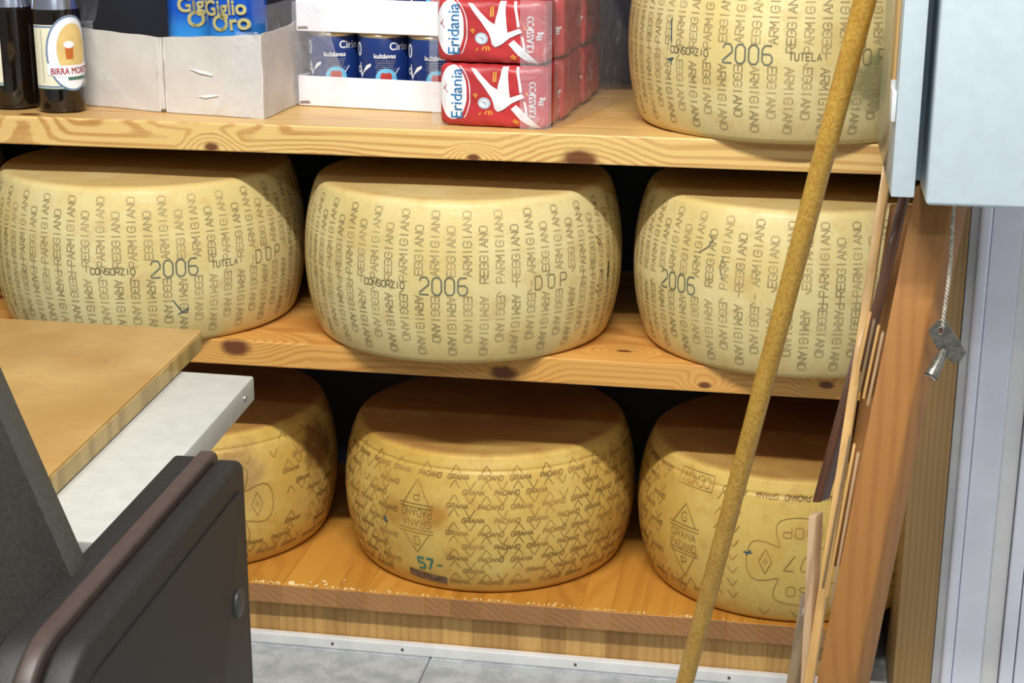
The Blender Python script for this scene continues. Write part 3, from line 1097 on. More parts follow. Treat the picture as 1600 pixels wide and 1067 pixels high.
def wall_mesh(a, b, za, zb, th=0.003, mat='card', zmid=None, bow=0.0, n=10):
    """one upright card panel between two floor points, with a slightly uneven top"""
    d = b - a
    nrm = Vector((d.y, -d.x, 0)).normalized()
    bm = bmesh.new()
    cols = []
    for i in range(n + 1):
        t = i / n
        p = a + d * t
        zt = za + (zb - za) * t + 0.0005 * math.sin(t * 17)
        o_ = nrm * bow * math.sin(PI * t)
        row = []
        for k in range(5):
            z = zt * k / 4
            q = p + o_ * (k / 4) + nrm * (0.0012 * math.sin(9 * t + 4 * k))
            row.append(bm.verts.new((q.x, q.y, z)))
        row2 = [bm.verts.new(Vector(v.co) - nrm * th) for v in row]
        cols.append((row, row2))
    for (A, A2), (B, B2) in zip(cols[:-1], cols[1:]):
        for k in range(4):
            bm.faces.new((A[k], B[k], B[k + 1], A[k + 1]))
            f = bm.faces.new((A2[k + 1], B2[k + 1], B2[k], A2[k]))
            f.material_index = 1
        bm.faces.new((A[4], B[4], B2[4], A2[4]))
        bm.faces.new((A[0], A2[0], B2[0], B[0]))
    for A, A2 in (cols[0], cols[-1]):
        for k in range(4):
            bm.faces.new((A[k], A[k + 1], A2[k + 1], A2[k]))
    return bm_mesh('panel', bm, [mat, 'card_in'], 30)


d1_, d2_ = (FL - FC).normalized(), (FR_ - FC).normalized()
FA, FB, FM = FC + d1_ * 0.006, FC + d2_ * 0.007, FC + Vector((0.001, 0.0085, 0))
link('front_panel', wall_mesh(FL, FA, 0.111, 0.104, bow=0.002), tray)
link('crease_fold', wall_mesh(FA, FM, 0.104, 0.103, n=3), tray)
link('crease_fold', wall_mesh(FM, FB, 0.103, 0.104, n=3), tray)
link('front_panel', wall_mesh(FB, FR_, 0.104, 0.114, bow=0.004), tray)
link('side_panel', wall_mesh(FR_, RR, 0.114, 0.118, bow=0.004), tray)
link('back_panel', wall_mesh(RR, RL, 0.040, 0.036), tray)
link('side_panel', wall_mesh(RL, FL, 0.036, 0.109), tray)
bm = bmesh.new()
ct = (FL + FC + FR_ + RR + RL) / 5
ins = [p + (ct - p) * 0.03 for p in (FL, FC, FR_, RR, RL)]
bot_ = [bm.verts.new(p) for p in ins]
top_ = [bm.verts.new(p + Vector((0, 0, 0.003))) for p in ins]
bm.faces.new(bot_)
bm.faces.new(top_)
for i in range(5):
    bm.faces.new((bot_[i], bot_[(i + 1) % 5], top_[(i + 1) % 5], top_[i]))
link('bottom_panel', bm_mesh('bottom_panel', bm, 'card_in'), tray)
# torn scuffs on the front
nrm = Vector(((FR_ - FC).y, -(FR_ - FC).x, 0)).normalized()
sc = Flat().poly([(0.048, 0.064), (0.075, 0.061), (0.088, 0.058), (0.086, 0.055), (0.066, 0.058)]).poly([(0.060, 0.026), (0.085, 0.030), (0.098, 0.029), (0.074, 0.024)])
dd = (FR_ - FC).normalized()
sc.build('torn_scuff', 'white_print', lambda u, v: FC + dd * u + nrm * 0.0036 + Vector((0, 0, v)), tray)

# film over the two front corners of the tray
def sheet(fn, nu, nv, mat, parent, name='film_sheet'):
    vs = [fn(i / nu, j / nv) for j in range(nv + 1) for i in range(nu + 1)]
    fs = [(j * (nu + 1) + i, j * (nu + 1) + i + 1, (j + 1) * (nu + 1) + i + 1, (j + 1) * (nu + 1) + i) for j in range(nv) for i in range(nu)]
    me = mesh(name, vs, fs, mat, True)
    return link(name, me, parent)


nrm1 = Vector(((FC - FL).y, -(FC - FL).x, 0)).normalized()
nrm3 = Vector(((RR - FR_).y, -(RR - FR_).x, 0)).normalized()
film = thing('shrink_film', 'torn clear film still wrapped round the cardboard tray of oil bottles', 'film', tuple(org))
sheet(lambda a, b: FL + (FC - FL) * (a * (0.30 + 0.45 * (1 - b) ** 2)) + nrm1 * (0.0055 + 0.0015 * math.sin(7 * a + 9 * b)) + Vector((0, 0, 0.003 + 0.118 * b)), 14, 12, 'film', film)
sheet(lambda a, b: FR_ + (FC - FR_) * (a * (0.22 + 0.30 * (1 - b) ** 2)) + nrm * (0.0055 + 0.0015 * math.sin(7 * a + 9 * b)) + Vector((0, 0, 0.003 + 0.115 * b)), 14, 12, 'film', film)
sheet(lambda a, b: FR_ + (RR - FR_) * (0.02 + 0.94 * a) + nrm3 * (0.0060 + 0.0008 * math.sin(9 * a + 5 * b)) + Vector((0, 0, 0.003 + 0.150 * b)), 14, 12, 'film', film)
sheet(lambda a, b: FL + (RL - FL) * (0.02 + (0.34 + 0.2 * b) * a) + Vector((0.002 + 0.032 * b * (1 - a), -0.004, 0.112 + 0.075 * b)), 10, 8, 'film', film, 'film_flap')


def oil_bottle(label, x, y, ang, sh=0.0):
    t = thing('oil_bottle', label, 'bottle', (x, y, 0.0035), R(ang), 'blue oil bottles in the cardboard tray')
    def sect(hw, z, n=40):
        p = []
        for i in range(n):
            a = 2 * PI * i / n
            c, s = math.cos(a), math.sin(a)
            k = (abs(c) ** 5 + abs(s) ** 5) ** (-1 / 5)
            k = 0.55 * k + 0.45
            p.append((hw * k * c, hw * k * s, z))
        return p
    def skin(levels, mat, name, parent):
        vs, fs = [], []
        for hw, z in levels:
            vs += sect(hw, z)
        n = 40
        for j in range(len(levels) - 1):
            for i in range(n):
                fs.append((j * n + i, j * n + (i + 1) % n, (j + 1) * n + (i + 1) % n, (j + 1) * n + i))
        fs.append(tuple(range(n))[::-1])
        fs.append(tuple(range((len(levels) - 1) * n, len(levels) * n)))
        me = mesh(name, vs, fs, mat, True)
        me.set_sharp_from_angle(angle=R(50))
        return link(name, me, parent)
    skin([(0.034, 0), (0.037, 0.004), (0.037, 0.195), (0.034, 0.212), (0.022, 0.236), (0.014, 0.246), (0.013, 0.262)], 'oil', 'bottle_body', t)
    lb = skin([(0.0376, 0.078), (0.0378, 0.080), (0.0378, 0.190), (0.0376, 0.192)], 'oil_label', 'label_sleeve', t)
    skin([(0.016, 0.250), (0.016, 0.272), (0.014, 0.275)], 'yellow_print', 'bottle_cap', t)
    fn = lambda u, v: (u, -0.0390 + 0.010 * (abs(u) / 0.04) ** 4, v)
    Flat().text('Giglio', 0.029, -0.0300 + sh, 0.1290, 0.06, 0.96, 0.0013).text('Oro', 0.031, -0.0165 + sh, 0.1075, 0.10, 1.05, 0.0013).build('gold_lettering', 'gold_print', fn, lb, 0.006)
    return t


oil_bottle('blue-labelled oil bottle at the right front of the cardboard tray', -0.778, 0.128, -14)
oil_bottle('blue-labelled oil bottle second from the right in the cardboard tray', -0.861, 0.176, 22, 0.006)

# ------------------------------------------------------------------ cans in two white trays
CAN_R = 0.0385


def can_mesh():
    h = 0.103
    return lathe([(0, 0.002), (CAN_R - 0.003, 0.002), (CAN_R - 0.001, 0), (CAN_R, 0.002), (CAN_R - 0.001, 0.005), (CAN_R - 0.001, h - 0.005), (CAN_R, h - 0.003), (CAN_R - 0.0015, h), (CAN_R - 0.003, h - 0.003), (0, h - 0.003)], 40, 'can_end', 'tin', 30)


tin = can_mesh()
paper = lathe([(CAN_R - 0.0006, 0.006), (CAN_R - 0.0004, 0.0065), (CAN_R - 0.0004, 0.0965), (CAN_R - 0.0006, 0.097)], 40, 'can_blue', 'paper_wrap', 30)
proto = None
CAN_PRINT = []


def can(label, x, y, z, ang, group):
    global proto
    if proto is None:
        t = thing('food_can', label, 'can', (x, y, z), R(ang), group)
        link('tin', tin, t)
        wrap = link('paper_wrap', paper, t)
        r = CAN_R
        c0, c1 = cyl(r, 0.0002), cyl(r, 0.0004)
        Flat().text('Cirio', 0.0150, 0.0150, 0.0805, 0, 0.95, 0.0004).build('big_lettering', 'white_print', c0, wrap, 0.006)
        Flat().ring(-0.0355, 0.0805, 0.0040, 0.0085, 0.0026).ring(-0.0365, 0.052, 0.0035, 0.0040, 0.002).build('big_lettering', 'white_print', c0, wrap, 0.006)
        Flat().text('kult\u00e1svas', 0.0090, -0.0080, 0.0690, 0, 1.0, 0.0004).build('small_lettering', 'white_print', c0, wrap, 0.006)
        f = Flat()
        for i in range(6):
            f.line([(-0.006 + 0.001 * (i % 3), 0.0655 - 0.0030 * i), (0.0245 - 0.0014 * ((i * 5) % 4), 0.0655 - 0.0030 * i)], 0.0013)
        f.build('text_lines', 'grey_print', c0, wrap, 0.006)
        Flat().ell(0.010, 0.040, 0.0155, 0.0150, 28).build('glow_print', 'cyan_print', c0, wrap, 0.006)
        Flat().ell(0.010, 0.0425, 0.0085, 0.0060, 20).ell(0.006, 0.0450, 0.004, 0.004, 12).ell(0.014, 0.0450, 0.004, 0.004, 12).build('tomato_print', 'tomato', c1, wrap, 0.006)
        Flat().poly([(-0.034, 0.062), (-0.0325, 0.062), (-0.029, 0.046), (-0.012, 0.058), (-0.0125, 0.0615), (-0.020, 0.0585), (-0.030, 0.040), (-0.033, 0.046)]).poly([(0.022, 0.046), (0.0235, 0.046), (0.030, 0.055), (0.029, 0.056)]).build('leaf_print', 'white_print', c0, wrap, 0.006)
        proto = t
        return t
    t = copy_tree(proto)
    t.location = (x, y, z)
    t.rotation_euler = (0, 0, R(ang))
    t['label'] = label
    t['group'] = group
    return t


TA = R(-8.0)
tu = Vector((math.cos(TA), math.sin(TA), 0))
tv = Vector((-math.sin(TA), math.cos(TA), 0))
T0 = Vector((-0.7085, 0.176, 0))
ordinal = ('leftmost', 'second from left', 'third from left')


def can_tray(label, z, hf):
    t = thing('can_tray', label, 'box', tuple(T0 + Vector((0, 0, z))), TA)
    Wd, Dp, th = 0.2370, 0.083, 0.0020
    link('front_panel', bm_mesh('front_panel', box(0, Wd, 0, th, 0, hf, 0.0008, 1), 'card_white'), t)
    link('back_panel', bm_mesh('back_panel', box(0, Wd, Dp - th, Dp, 0, hf, 0.0008, 1), 'card_white'), t)
    link('side_panel', bm_mesh('side_panel', box(0, th, th, Dp - th, 0, hf, 0.0008, 1), 'card_white'), t)
    link('side_panel', bm_mesh('side_panel', box(Wd - th, Wd, th, Dp - th, 0, hf, 0.0008, 1), 'card_white'), t)
    link('bottom_panel', bm_mesh('bottom_panel', box(th, Wd - th, th, Dp - th, 0, th), 'card_white'), t)
    Flat().poly([(0.002, 0.0025), (0.019, 0.0035), (0.017, 0.0075), (0.003, 0.0065)]).build('worn_corner', 'card_in', lambda u, v: (u, -0.0004, v), t)
    return t


can_tray('white cardboard tray of navy cans standing on the top shelf', 0.0, 0.043)
can_tray('white cardboard tray of cans stacked on top of the lower cans', 0.1062, 0.047)
for lvl, (zz, nm) in enumerate(((0.0026, 'lower tray'), (0.1088, 'upper tray'))):
    for row in range(1):
        for i in range(3):
            p = T0 + tu * (0.0413 + 0.0771 * i) + tv * 0.0413
            can('navy blue food can, %s in the %s' % (ordinal[i], nm), p.x, p.y, zz, math.degrees(TA) + 10, 'navy cans in the white trays')
film2 = thing('shrink_film', 'clear shrink film stretched over the left end of the white can trays', 'film', tuple(T0), TA)
sheet(lambda a, b: Vector((-0.004 + a * (0.050 + 0.045 * (1 - b) ** 1.3), -0.0030 - 0.002 * math.sin(PI * b) + 0.0012 * math.sin(8 * a + 6 * b), 0.003 + 0.145 * b)), 14, 16, 'film', film2)
sheet(lambda a, b: Vector((-0.0035 + 0.001 * math.sin(6 * b), -0.003 + 0.080 * a, 0.003 + 0.145 * b)), 8, 12, 'film', film2)

# ------------------------------------------------------------------ sugar packs
SW, SD, SH = 0.150, 0.066, 0.0835


def bag_mesh():
    bm = bmesh.new()
    bmesh.ops.create_cube(bm, size=2.0)
    bmesh.ops.subdivide_edges(bm, edges=bm.edges[:], cuts=13, use_grid_fill=True)
    hw = Vector((SW / 2, SD / 2, SH / 2))
    rad = 0.010
    for v in bm.verts:
        c = v.co.copy()
        p = Vector([c[i] * hw[i] for i in range(3)])
        q = Vector([max(-hw[i] + rad, min(hw[i] - rad, p[i])) for i in range(3)])
        d = p - q
        if d.length > 1e-9:
            p = q + d.normalized() * min(d.length, rad)
        m = (1 - c.x ** 2) * (1 - c.z ** 2)
        p.y += 0.0035 * m * (1 if c.y > 0 else -1) * (abs(c.y) > 0.9)
        # folded ends and little creases
        e = max(0, abs(c.x) - 0.8) / 0.2
        p.y *= 1 - 0.05 * e
        p.z += 0.0012 * math.sin(14 * c.x + 3 * c.y) * (1 - abs(c.z)) + 0.0008 * math.sin(23 * c.x + 9 * c.z)
        p.y += 0.0009 * math.sin(11 * c.z + 7 * c.x) * (1 - c.x ** 2)
        p.z = max(p.z, -SH / 2)
        v.co = p + Vector((0, 0, SH / 2))
    return bm


bmb = bag_mesh()
bmb.normal_update()
bvh = BVHTree.FromBMesh(bmb)
bag_me = bm_mesh('paper_bag', bmb, 'red_bag', 40)


def on_bag(off):
    def f(u, v):
        # (u, v) are crop pixels of the printed face: x 15..815, y 1005..487
        x = ((u - 415) / 800) * SW
        z = ((1003 - v) / 517) * SH
        x = max(-SW / 2 + 0.0015, min(SW / 2 - 0.0015, x))
        z = max(0.0022, min(SH - 0.0022, z))
        hit = bvh.ray_cast(Vector((x, -0.2, z)), Vector((0, 1, 0)))[0]
        return hit + Vector((0, -off, 0)) if hit else Vector((x, -SD / 2, z))
    return f


def sugar_proto():
    t = thing('sugar_pack', '', 'sugar pack', (0, 0, 0), 0, 'red sugar packs on the top shelf')
    bag = link('paper_bag', bag_me, t)
    L = 12
    Flat().ell(124, 722, 104, 222, 44).build('white_oval', 'white_print', on_bag(0.0005), bag, L)
    Flat().ring(140, 735, 112, 238, 7, -PI * 0.42, PI * 0.30, 36).build('oval_outline', 'white_print', on_bag(0.0006), bag, L)
    f = Flat()
    vs, fs = text2d('Eridania', 100)
    wd = max(a for a, b in vs)
    k = 415 / wd
    f.add([(190 - b * 1.22, 943 - a * k) for a, b in vs], [q[::-1] for q in fs])
    f.add([(193 - b * 1.22, 943 - a * k - 3) for a, b in vs], [q[::-1] for q in fs])
    f.build('brand_lettering', 'blue_print', on_bag(0.0009), bag, L)
    Flat().line([(85, 730), (62, 690), (48, 680)], 5).line([(62, 690), (76, 655)], 5).line([(62, 690), (46, 700)], 4).build('sprig_print', 'red_print', on_bag(0.0009), bag, L)
    figs = [[(255, 518), (290, 525), (350, 590), (410, 655), (462, 690), (450, 760), (405, 745), (345, 655), (300, 590)],
            [(490, 488), (532, 488), (530, 600), (545, 735), (480, 760), (452, 690), (470, 600)],
            [(405, 740), (462, 685), (545, 735), (520, 830), (455, 868), (432, 845), (425, 790)],
            [(470, 810), (500, 765), (632, 712), (652, 742), (560, 790), (500, 845), (470, 862)],
            [(552, 840), (590, 805), (660, 875), (760, 985), (752, 1000), (700, 985), (620, 930)],
            [(583, 487), (603, 487), (633, 700), (615, 705)], [(642, 775), (658, 775), (676, 885), (662, 890)]]
    fig = None
    for i, pts in enumerate(figs):
        o = Flat().poly(pts).build('figure_print', 'white_print', on_bag(0.0007 + 0.0002 * (i % 4)), bag, L)
    Flat().ell(357, 800, 47, 47, 28).build('ball_print', 'white_print', on_bag(0.0006), bag, L)
    Flat().ring(357, 800, 40, 40, 5).line([(340, 790), (372, 800), (360, 828)], 5).build('ball_print', 'cyan_print', on_bag(0.0009), bag, L)
    f = Flat()
    for a, b in (((278, 728), (300, 762)), ((292, 722), (308, 745)), ((425, 545), (424, 625)), ((441, 540), (440, 622)), ((376, 862), (362, 892)), ((392, 860), (390, 898)), ((405, 862), (415, 895)),
                 ((330, 880), (318, 900)), ((565, 938), (600, 965)), ((575, 926), (606, 950)), ((660, 700), (676, 724))):
        f.line([a, b], 8)
    f.build('yellow_dashes', 'yellow_print', on_bag(0.0007), bag, L, kind='stuff')
    f = Flat()
    for word, x0, y0, ln, cap in (('CLASSICO', 730, 908, 290, 50), ('1kg', 782, 812, 70, 36)):
        vs, fs = text2d(word, 100)
        k = ln / max(a for a, b in vs)
        for o_ in (0, 3, 6):
            f.add([(x0 - b / 72 * cap + o_ * 0.4, y0 - a * k - o_) for a, b in vs], [q[::-1] for q in fs])
    f.build('small_lettering', 'white_print', on_bag(0.0008), bag, L)
    Flat().line([(800, 520), (806, 990)], 3).build('seam_print', 'seam', on_bag(0.0006), bag, L)
    return t


sp = sugar_proto()
pos = ('front', 'second', 'third', 'fourth', 'fifth')
su = math.atan2(-0.014, 0.149)
for lay in range(2):
    for k in range(5):
        o = sp if (lay, k) == (0, 0) else copy_tree(sp)
        jx = (0, 0.005, 0.002, 0.006, 0.003)[k] + 0.003 * lay * (k > 0)
        jy = 0.0
        a = su + (0, 0.006, -0.005, 0.004, 0.0)[k]
        c = Vector((-0.3925 - 0.0035 * lay + jx + 0.004 * k, 0.030 + SD / 2 + 0.0755 * k, 0.0003 + lay * (SH + 0.0012)))
        o.location = c
        o.rotation_euler = (0, 0, a)
        o['label'] = '%s red sugar pack in the %s layer of the stack' % (('frontmost' if k == 0 else pos[k]) + ('' if k == 0 else ' from the front'), 'lower' if lay == 0 else 'upper')
        if k == 0:
            o['label'] = '%s red sugar pack at the front of the stack, printed side facing out' % ('lower' if lay == 0 else 'upper')
film3 = thing('shrink_film', 'clear shrink film wrapped round the stack of red sugar packs', 'film', (-0.3945, 0.03, 0), su)
H2 = 2 * SH + 0.002
sheet(lambda a, b: Vector((0.038 + 0.042 * a, -0.0075 - 0.0006 * math.sin(9 * b + 5 * a) + 0.006 * max(0, a - 0.8) * 5 * 0.5, 0.002 + (H2 - 0.002) * b)), 10, 14, 'film', film3)
sheet(lambda a, b: Vector((0.0815 + 0.002 * math.sin(8 * a + 4 * b) + 0.045 * a, -0.004 + 0.372 * a, 0.002 + (H2 + 0.002) * b)), 12, 12, 'film', film3)
sheet(lambda a, b: Vector((-0.0825 - 0.004 * math.sin(PI * b) + 0.012 * a, -0.0075 + 0.0004 * math.sin(9 * b), 0.002 + (H2 - 0.002) * b)), 4, 14, 'film', film3)

# ------------------------------------------------------------------ broomstick
p_low, p_high = Vector((-0.1011, -0.200, -0.6716)), Vector((0.0619, -0.420, 0.2133))
dr = (p_high - p_low) / (p_high.z - p_low.z)
a = p_low + dr * (Z_FLOOR + 0.003 - p_low.z)
b = p_low + dr * (0.285 - p_low.z)
bs = thing('broomstick', 'round yellow wooden broomstick leaning in front of the shelves', 'broomstick', tuple(a))
pts = [Vector((0, 0, 0)) + (b - a) * (i / 24) for i in range(25)]
link('shaft', bm_mesh('shaft', tube(pts, 0.0113, 24), 'stick', 50), bs)
link('end_knob', bm_mesh('end_knob', tube([(b - a) * (1 + 0.004 * i) for i in range(4)], [0.0113, 0.0108, 0.0090, 0.004], 24), 'stick', 50), bs)

# ------------------------------------------------------------------ folded chair of wooden slats
ch = thing('folding_chair', 'folded varnished wooden chair leaning in front of the shelf end', 'chair', (0.05, -0.45, Z_FLOOR))
CO = Vector((0.05, -0.45, Z_FLOOR))


def bar(name, p_top, p_bot, wv, dv, mat, z_top=None, z_bot=None, bev=0.0018, label=None):
    p_top, p_bot = Vector(p_top), Vector(p_bot)
    d = (p_top - p_bot) / (p_top.z - p_bot.z)
    if z_top is not None:
        p_top = p_bot + d * (z_top - p_bot.z)
    if z_bot is not None:
        p_bot = p_bot + d * (z_bot - p_bot.z)
    return link(name, bm_mesh(name, hull8(p_bot - CO, wv, dv, p_top - CO, bev, 2), mat, 40), ch, label=label)


bar('leg', (0.1207, -0.42, 0.0099), (0.0535, -0.50, -0.4956), (0.0405, 0, 0), (0.0210, 0.034, 0), 'beech', 0.030, Z_FLOOR + 0.001, 0.003)
bar('leg', (0.1027, -0.22, 0.0368), (0.0472, -0.42, -0.4915), (0.0102, 0, 0), (0.003, 0.018, 0), 'beech_light', 0.028, Z_FLOOR + 0.001, 0.0012)
bar('seat_board', (0.112, -0.225, -0.0319), (0.0800, -0.33, -0.3232), (0.040, 0, 0), (0.002, 0.010, 0), 'beech', None, -0.42, 0.0012)
bar('back_rail', (0.1179, -0.262, -0.0169), (0.0862, -0.318, -0.1782), (0.0100, 0, 0), (0.004, 0.016, 0), 'walnut', 0.012, -0.20, 0.0012, 'dark stained rail')
bar('back_rail', (0.0665, -0.30, -0.2440), (0.0390, -0.342, -0.3684), (0.0085, 0, 0), (0.012, 0.016, 0), 'walnut', -0.17, -0.355, 0.0012, 'dark stained rail')
bar('leg', (0.0382, -0.375, -0.3543), (0.0393, -0.425, -0.5399), (0.0088, 0, 0), (0.008, 0.016, 0), 'worn', -0.356, Z_FLOOR + 0.001, 0.0012, 'worn paler leg')
bar('leg', (0.0350, -0.36, -0.4600), (0.0240, -0.40, -0.5521), (0.0140, 0, 0), (0.010, 0.018, 0), 'greyed', None, Z_FLOOR + 0.001, 0.0012, 'grey weathered leg')
for i in range(5):
    o_ = Vector((0.0048 * i, -0.004 * i, -0.006 * i))
    m_ = ('beech_light', 'greyed', 'beech_light', 'worn', 'beech_light')[i]
    bar('slat', Vector((0.0900, -0.345, -0.128)) + o_, Vector((0.0785, -0.362, -0.205)) + o_, (0.0032, 0, 0), (0.001, 0.012, 0), m_, bev=0.0005)
for i in range(5):
    o_ = Vector((0.0046 * i, -0.004 * i, -0.008 * i))
    m_ = ('greyed', 'beech_light', 'worn', 'beech_light', 'greyed')[i]
    bar('slat', Vector((0.0760, -0.385, -0.258)) + o_, Vector((0.0560, -0.425, -0.420)) + o_, (0.0032, 0, 0), (0.001, 0.012, 0), m_, bev=0.0005)

# ------------------------------------------------------------------ wall cabinet and its key
cab = thing('metal_cabinet', 'pale grey metal cabinet hanging at the upper right, cropped by the frame', 'cabinet', (0.30, -0.3, 0.033))
C0 = Vector((0.30, -0.3, 0.033))


def cpart(name, x0, x1, y0, y1, z0, z1, mat, bev=0.0015, label=None, seg=2):
    return link(name, bm_mesh(name, box(x0 - C0.x, x1 - C0.x, y0 - C0.y, y1 - C0.y, z0 - C0.z, z1 - C0.z, bev, seg), mat, 40), cab, label=label)


cpart('front_frame', 0.0952, 0.1178, -0.500, -0.405, 0.033, 0.85, 'cabinet', 0.0018)
cpart('door', 0.1285, 0.3000, -0.505, -0.415, 0.027, 0.85, 'cabinet', 0.004, None, 3)
cpart('body', 0.0975, 0.3000, -0.414, -0.170, 0.034, 0.85, 'cabinet_in', 0.001)
cpart('side_plate', 0.0952, 0.0974, -0.404, -0.168, 0.034, 0.85, 'cabinet_side', 0.0006, 'shiny grey side')
cpart('side_reflection', 0.0925, 0.0951, -0.455, -0.400, 0.100, 0.85, 'beech_light', 0.0006, 'painted wood-coloured reflection')  # pale strip stands in for a wood reflection on the glossy side
cpart('wall_bracket', 0.235, 0.295, -0.170, -0.0605, 0.20, 0.60, 'cabinet_in')
lt = cpart('hinge', 0.0905, 0.0951, -0.495, -0.452, 0.105, 0.134, 'latch', 0.0012, 'white plastic hinge')
link('hinge_pin', bm_mesh('hinge_pin', tube([Vector((0.0925, -0.470, 0.134)) - C0, Vector((0.0925, -0.470, 0.142)) - C0], 0.003, 10), 'latch', 40), lt)

key = thing('cabinet_key', 'small grey metal cabinet key hanging by a twisted string', 'key', (0.158, -0.45, -0.15))
K0 = Vector((0.158, -0.45, -0.15))
pth = [Vector(p) for p in ((0.1602, -0.45, 0.0265), (0.1606, -0.45, -0.004), (0.1618, -0.45, -0.036), (0.1614, -0.45, -0.060), (0.1602, -0.45, -0.084), (0.1588, -0.4508, -0.1085))]


def path(t):
    q = t * (len(pth) - 1)
    i = min(int(q), len(pth) - 2)
    return pth[i].lerp(pth[i + 1], q - i)


bm = bmesh.new()
for ph in (0, PI):
    pp = []
    for i in range(121):
        t = i / 120
        c = path(t)
        a = ph + t * 15 * 2 * PI
        rr = 0.0011 * (1 if 0.1 < t else 0.6)
        pp.append(c - K0 + Vector((rr * math.cos(a), rr * math.sin(a), 0)))
    tube(pp, 0.0012, 6, bm)
link('string', bm_mesh('string', bm, 'cord', 60), key)
poly = [(0.1455, -0.1144), (0.1478, -0.1100), (0.1552, -0.1010), (0.1616, -0.1007), (0.1847, -0.1338), (0.1781, -0.1464), (0.1723, -0.1460), (0.1553, -0.1316)]
pb = prism([(x_ - K0.x, z_ - K0.z) for x_, z_ in poly], 'y', -0.0015, 0.0015, 0.0005, 1)
plate = link('bow', bm_mesh('bow', pb, 'key', 30), key)
link('hole_rim', bm_mesh('hole_rim', tube([Vector((0.1575 - K0.x + 0.0028 * math.cos(q), -0.0016, -0.1125 - K0.z + 0.0040 * math.sin(q))) for q in [2 * PI * i / 16 for i in range(17)]], 0.0006, 6, None, False), 'chrome', 60), plate)
link('hole', bm_mesh('hole', prism([(0.1575 - K0.x + 0.0026 * math.cos(2 * PI * i / 14), -0.1125 - K0.z + 0.0038 * math.sin(2 * PI * i / 14)) for i in range(14)], 'y', -0.0017, -0.0012), 'walnut'), plate)
A = Vector((0.1628, -0.4520, -0.1325)) - K0
B = Vector((0.1495, -0.4700, -0.1560)) - K0
link('shank', bm_mesh('shank', tube([A, A.lerp(B, 0.3), A.lerp(B, 0.8), A.lerp(B, 0.81), B], [0.0030, 0.0056, 0.0066, 0.0074, 0.0074], 14), 'key', 30), key)
D = (B - A).normalized()
link('socket', bm_mesh('socket', tube([B - D * 0.002, B + D * 0.0022], 0.0058, 4), 'chrome', 20), key)

# ------------------------------------------------------------------ steel table with chopping board
tab = thing('steel_table', 'low grey steel table end under the wooden chopping board', 'table', (-0.75, -0.86, Z_FLOOR))
TO = Vector((-0.75, -0.86, Z_FLOOR))
ZT = -0.135
pts = [(-0.5030 - TO.x, -0.655 - TO.y), (-0.4815 - TO.x, -1.056 - TO.y), (-1.05 - TO.x, -1.056 - TO.y), (-1.05 - TO.x, -0.640 - TO.y)]
link('table_top', bm_mesh('table_top', prism(pts, 'z', ZT - 0.0245 - TO.z, ZT - TO.z, 0.0022, 2), 'steel_top', 30), tab)
for lx, ly in ((-0.565, -0.72), (-0.555, -1.02), (-1.02, -0.72), (-1.02, -1.02)):
    link('leg', bm_mesh('leg', box(lx - 0.03 - TO.x, lx - TO.x, ly - TO.y, ly + 0.03 - TO.y, 0, ZT - 0.0245 - TO.z, 0.002, 1), 'steel'), tab)
link('bolt', bm_mesh('bolt', tube([Vector((-0.5032, -0.690, ZT - 0.0115)) - TO, Vector((-0.4995, -0.690, ZT - 0.0115)) - TO], [0.0036, 0.0030], 12), 'steel', 30), tab)
pts = [(-0.5820, -0.579), (-0.5575, -0.985), (-0.5560, -1.050), (-1.06, -1.050), (-1.06, -0.574)]
cx_, cy_ = -0.8, -0.8
cb = link('chopping_board', None) if False else thing('chopping_board', 'worn thick wooden chopping board lying on the steel table', 'chopping board', (cx_, cy_, ZT))
pq = [(x_ - cx_, y_ - cy_) for x_, y_ in pts]
bmx = bmesh.new()
# rounded far right corner
q0, q1, q2 = Vector(pq[4] + (0,)), Vector(pq[0] + (0,)), Vector(pq[1] + (0,))
arc = []
for i in range(6):
    t = i / 5
    pa, pc = q1 + (q0 - q1).normalized() * 0.008, q1 + (q2 - q1).normalized() * 0.008
    arc.append(((1 - t) ** 2 * pa + 2 * t * (1 - t) * q1 + t * t * pc))
outl = [(p.x, p.y) for p in arc] + pq[1:]
link('board', bm_mesh('board', prism(outl, 'z', 0.0005, 0.0205, 0.0012, 2), 'chop', 30), cb)
# end-grain strip blocks seen on the board's right edge
ev = Vector((pq[1][0] - pq[0][0], pq[1][1] - pq[0][1], 0))
el = ev.length
en = ev.normalized()
ex = Vector((-en.y, en.x, 0))
rs = random.Random(9)
link('edge_band', bm_mesh('edge_band', hull8(Vector(pq[0] + (0.0015,)) + en * 0.012, ex * 0.0010, en * (el - 0.014), Vector(pq[0] + (0.0185,)) + en * 0.012, 0.0003, 1), 'chop_edge', 30), cb, label='darker end-grain edge')

# ------------------------------------------------------------------ black case with brown band, dark panel beside it
case = thing('equipment_case', 'black plastic case with brown band and slanted dark panel, in the left foreground', 'case', (-0.42, -1.15, Z_FLOOR), R(2.2))


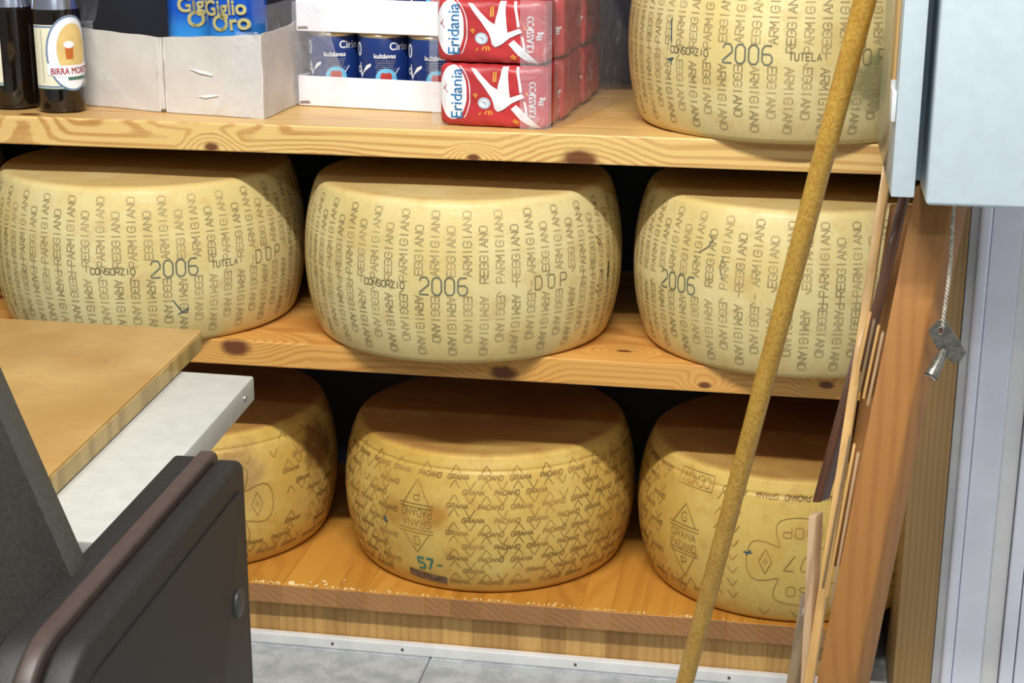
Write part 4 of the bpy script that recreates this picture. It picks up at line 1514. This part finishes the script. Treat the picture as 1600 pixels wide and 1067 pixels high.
def outline(y0, y1, z0, z1, rfar, rnear, n=10):
    p = [(y0, z0)]
    p.append((y1, z0))
    for i in range(n + 1):
        a = PI / 2 * i / n
        p.append((y1 - rfar + rfar * math.cos(a), z1 - rfar + rfar * math.sin(a)))
    for i in range(n + 1):
        a = PI / 2 + PI / 2 * i / n
        p.append((y0 + rnear + rnear * math.cos(a), z1 - rnear + rnear * math.sin(a)))
    return p


ztop = -0.093 - Z_FLOOR
link('left_shell', bm_mesh('left_shell', prism(outline(-0.186, 0.180, 0.0, ztop, 0.010, 0.062), 'x', -0.031, -0.0105, 0.004, 3), 'blackplastic', 35), case)
link('brown_band', bm_mesh('brown_band', prism(outline(-0.190, 0.183, 0.0, ztop + 0.0045, 0.012, 0.064), 'x', -0.0105, 0.0025, 0.0032, 3), 'brownband', 35), case, label='matt brown band')
rsd = link('right_shell', bm_mesh('right_shell', prism(outline(-0.184, 0.180, 0.0, ztop - 0.001, 0.012, 0.060), 'x', 0.0025, 0.0235, 0.0050, 3), 'blackplastic', 35), case)
link('raised_face', bm_mesh('raised_face', prism(outline(-0.165, 0.168, 0.0, ztop - 0.022, 0.010, 0.046), 'x', 0.0234, 0.0246, 0.0010, 2), 'blackplastic', 35), case)
link('round_cap', bm_mesh('round_cap', tube([(0.0246, 0.145, ztop - 0.108), (0.0262, 0.145, ztop - 0.108), (0.0270, 0.145, ztop - 0.108)], [0.0118, 0.0112, 0.008], 20), 'peg', 30), case)
# slanted sheet left of the case: front face 4 cm of it leans to the left
pp = [(-0.4389, -0.0951), (-0.4787, 0.0133), (-0.560, 0.235), (-0.80, 0.235), (-0.80, Z_FLOOR), (-0.4480, Z_FLOOR), (-0.4480, -0.110)]
cr, sr = math.cos(-R(2.2)), math.sin(-R(2.2))
bmp = prism(pp, 'y', -1.200, -1.176, 0.0012, 2)
for v in bmp.verts:
    q = v.co - Vector((-0.42, -1.15, Z_FLOOR))
    v.co = Vector((q.x * cr - q.y * sr, q.x * sr + q.y * cr, q.z))
link('slanted_panel', bm_mesh('slanted_panel', bmp, 'darkpanel', 30), case)

# fix: put every object of the scene into a clean state
for me in bpy.data.meshes:
    me.validate()
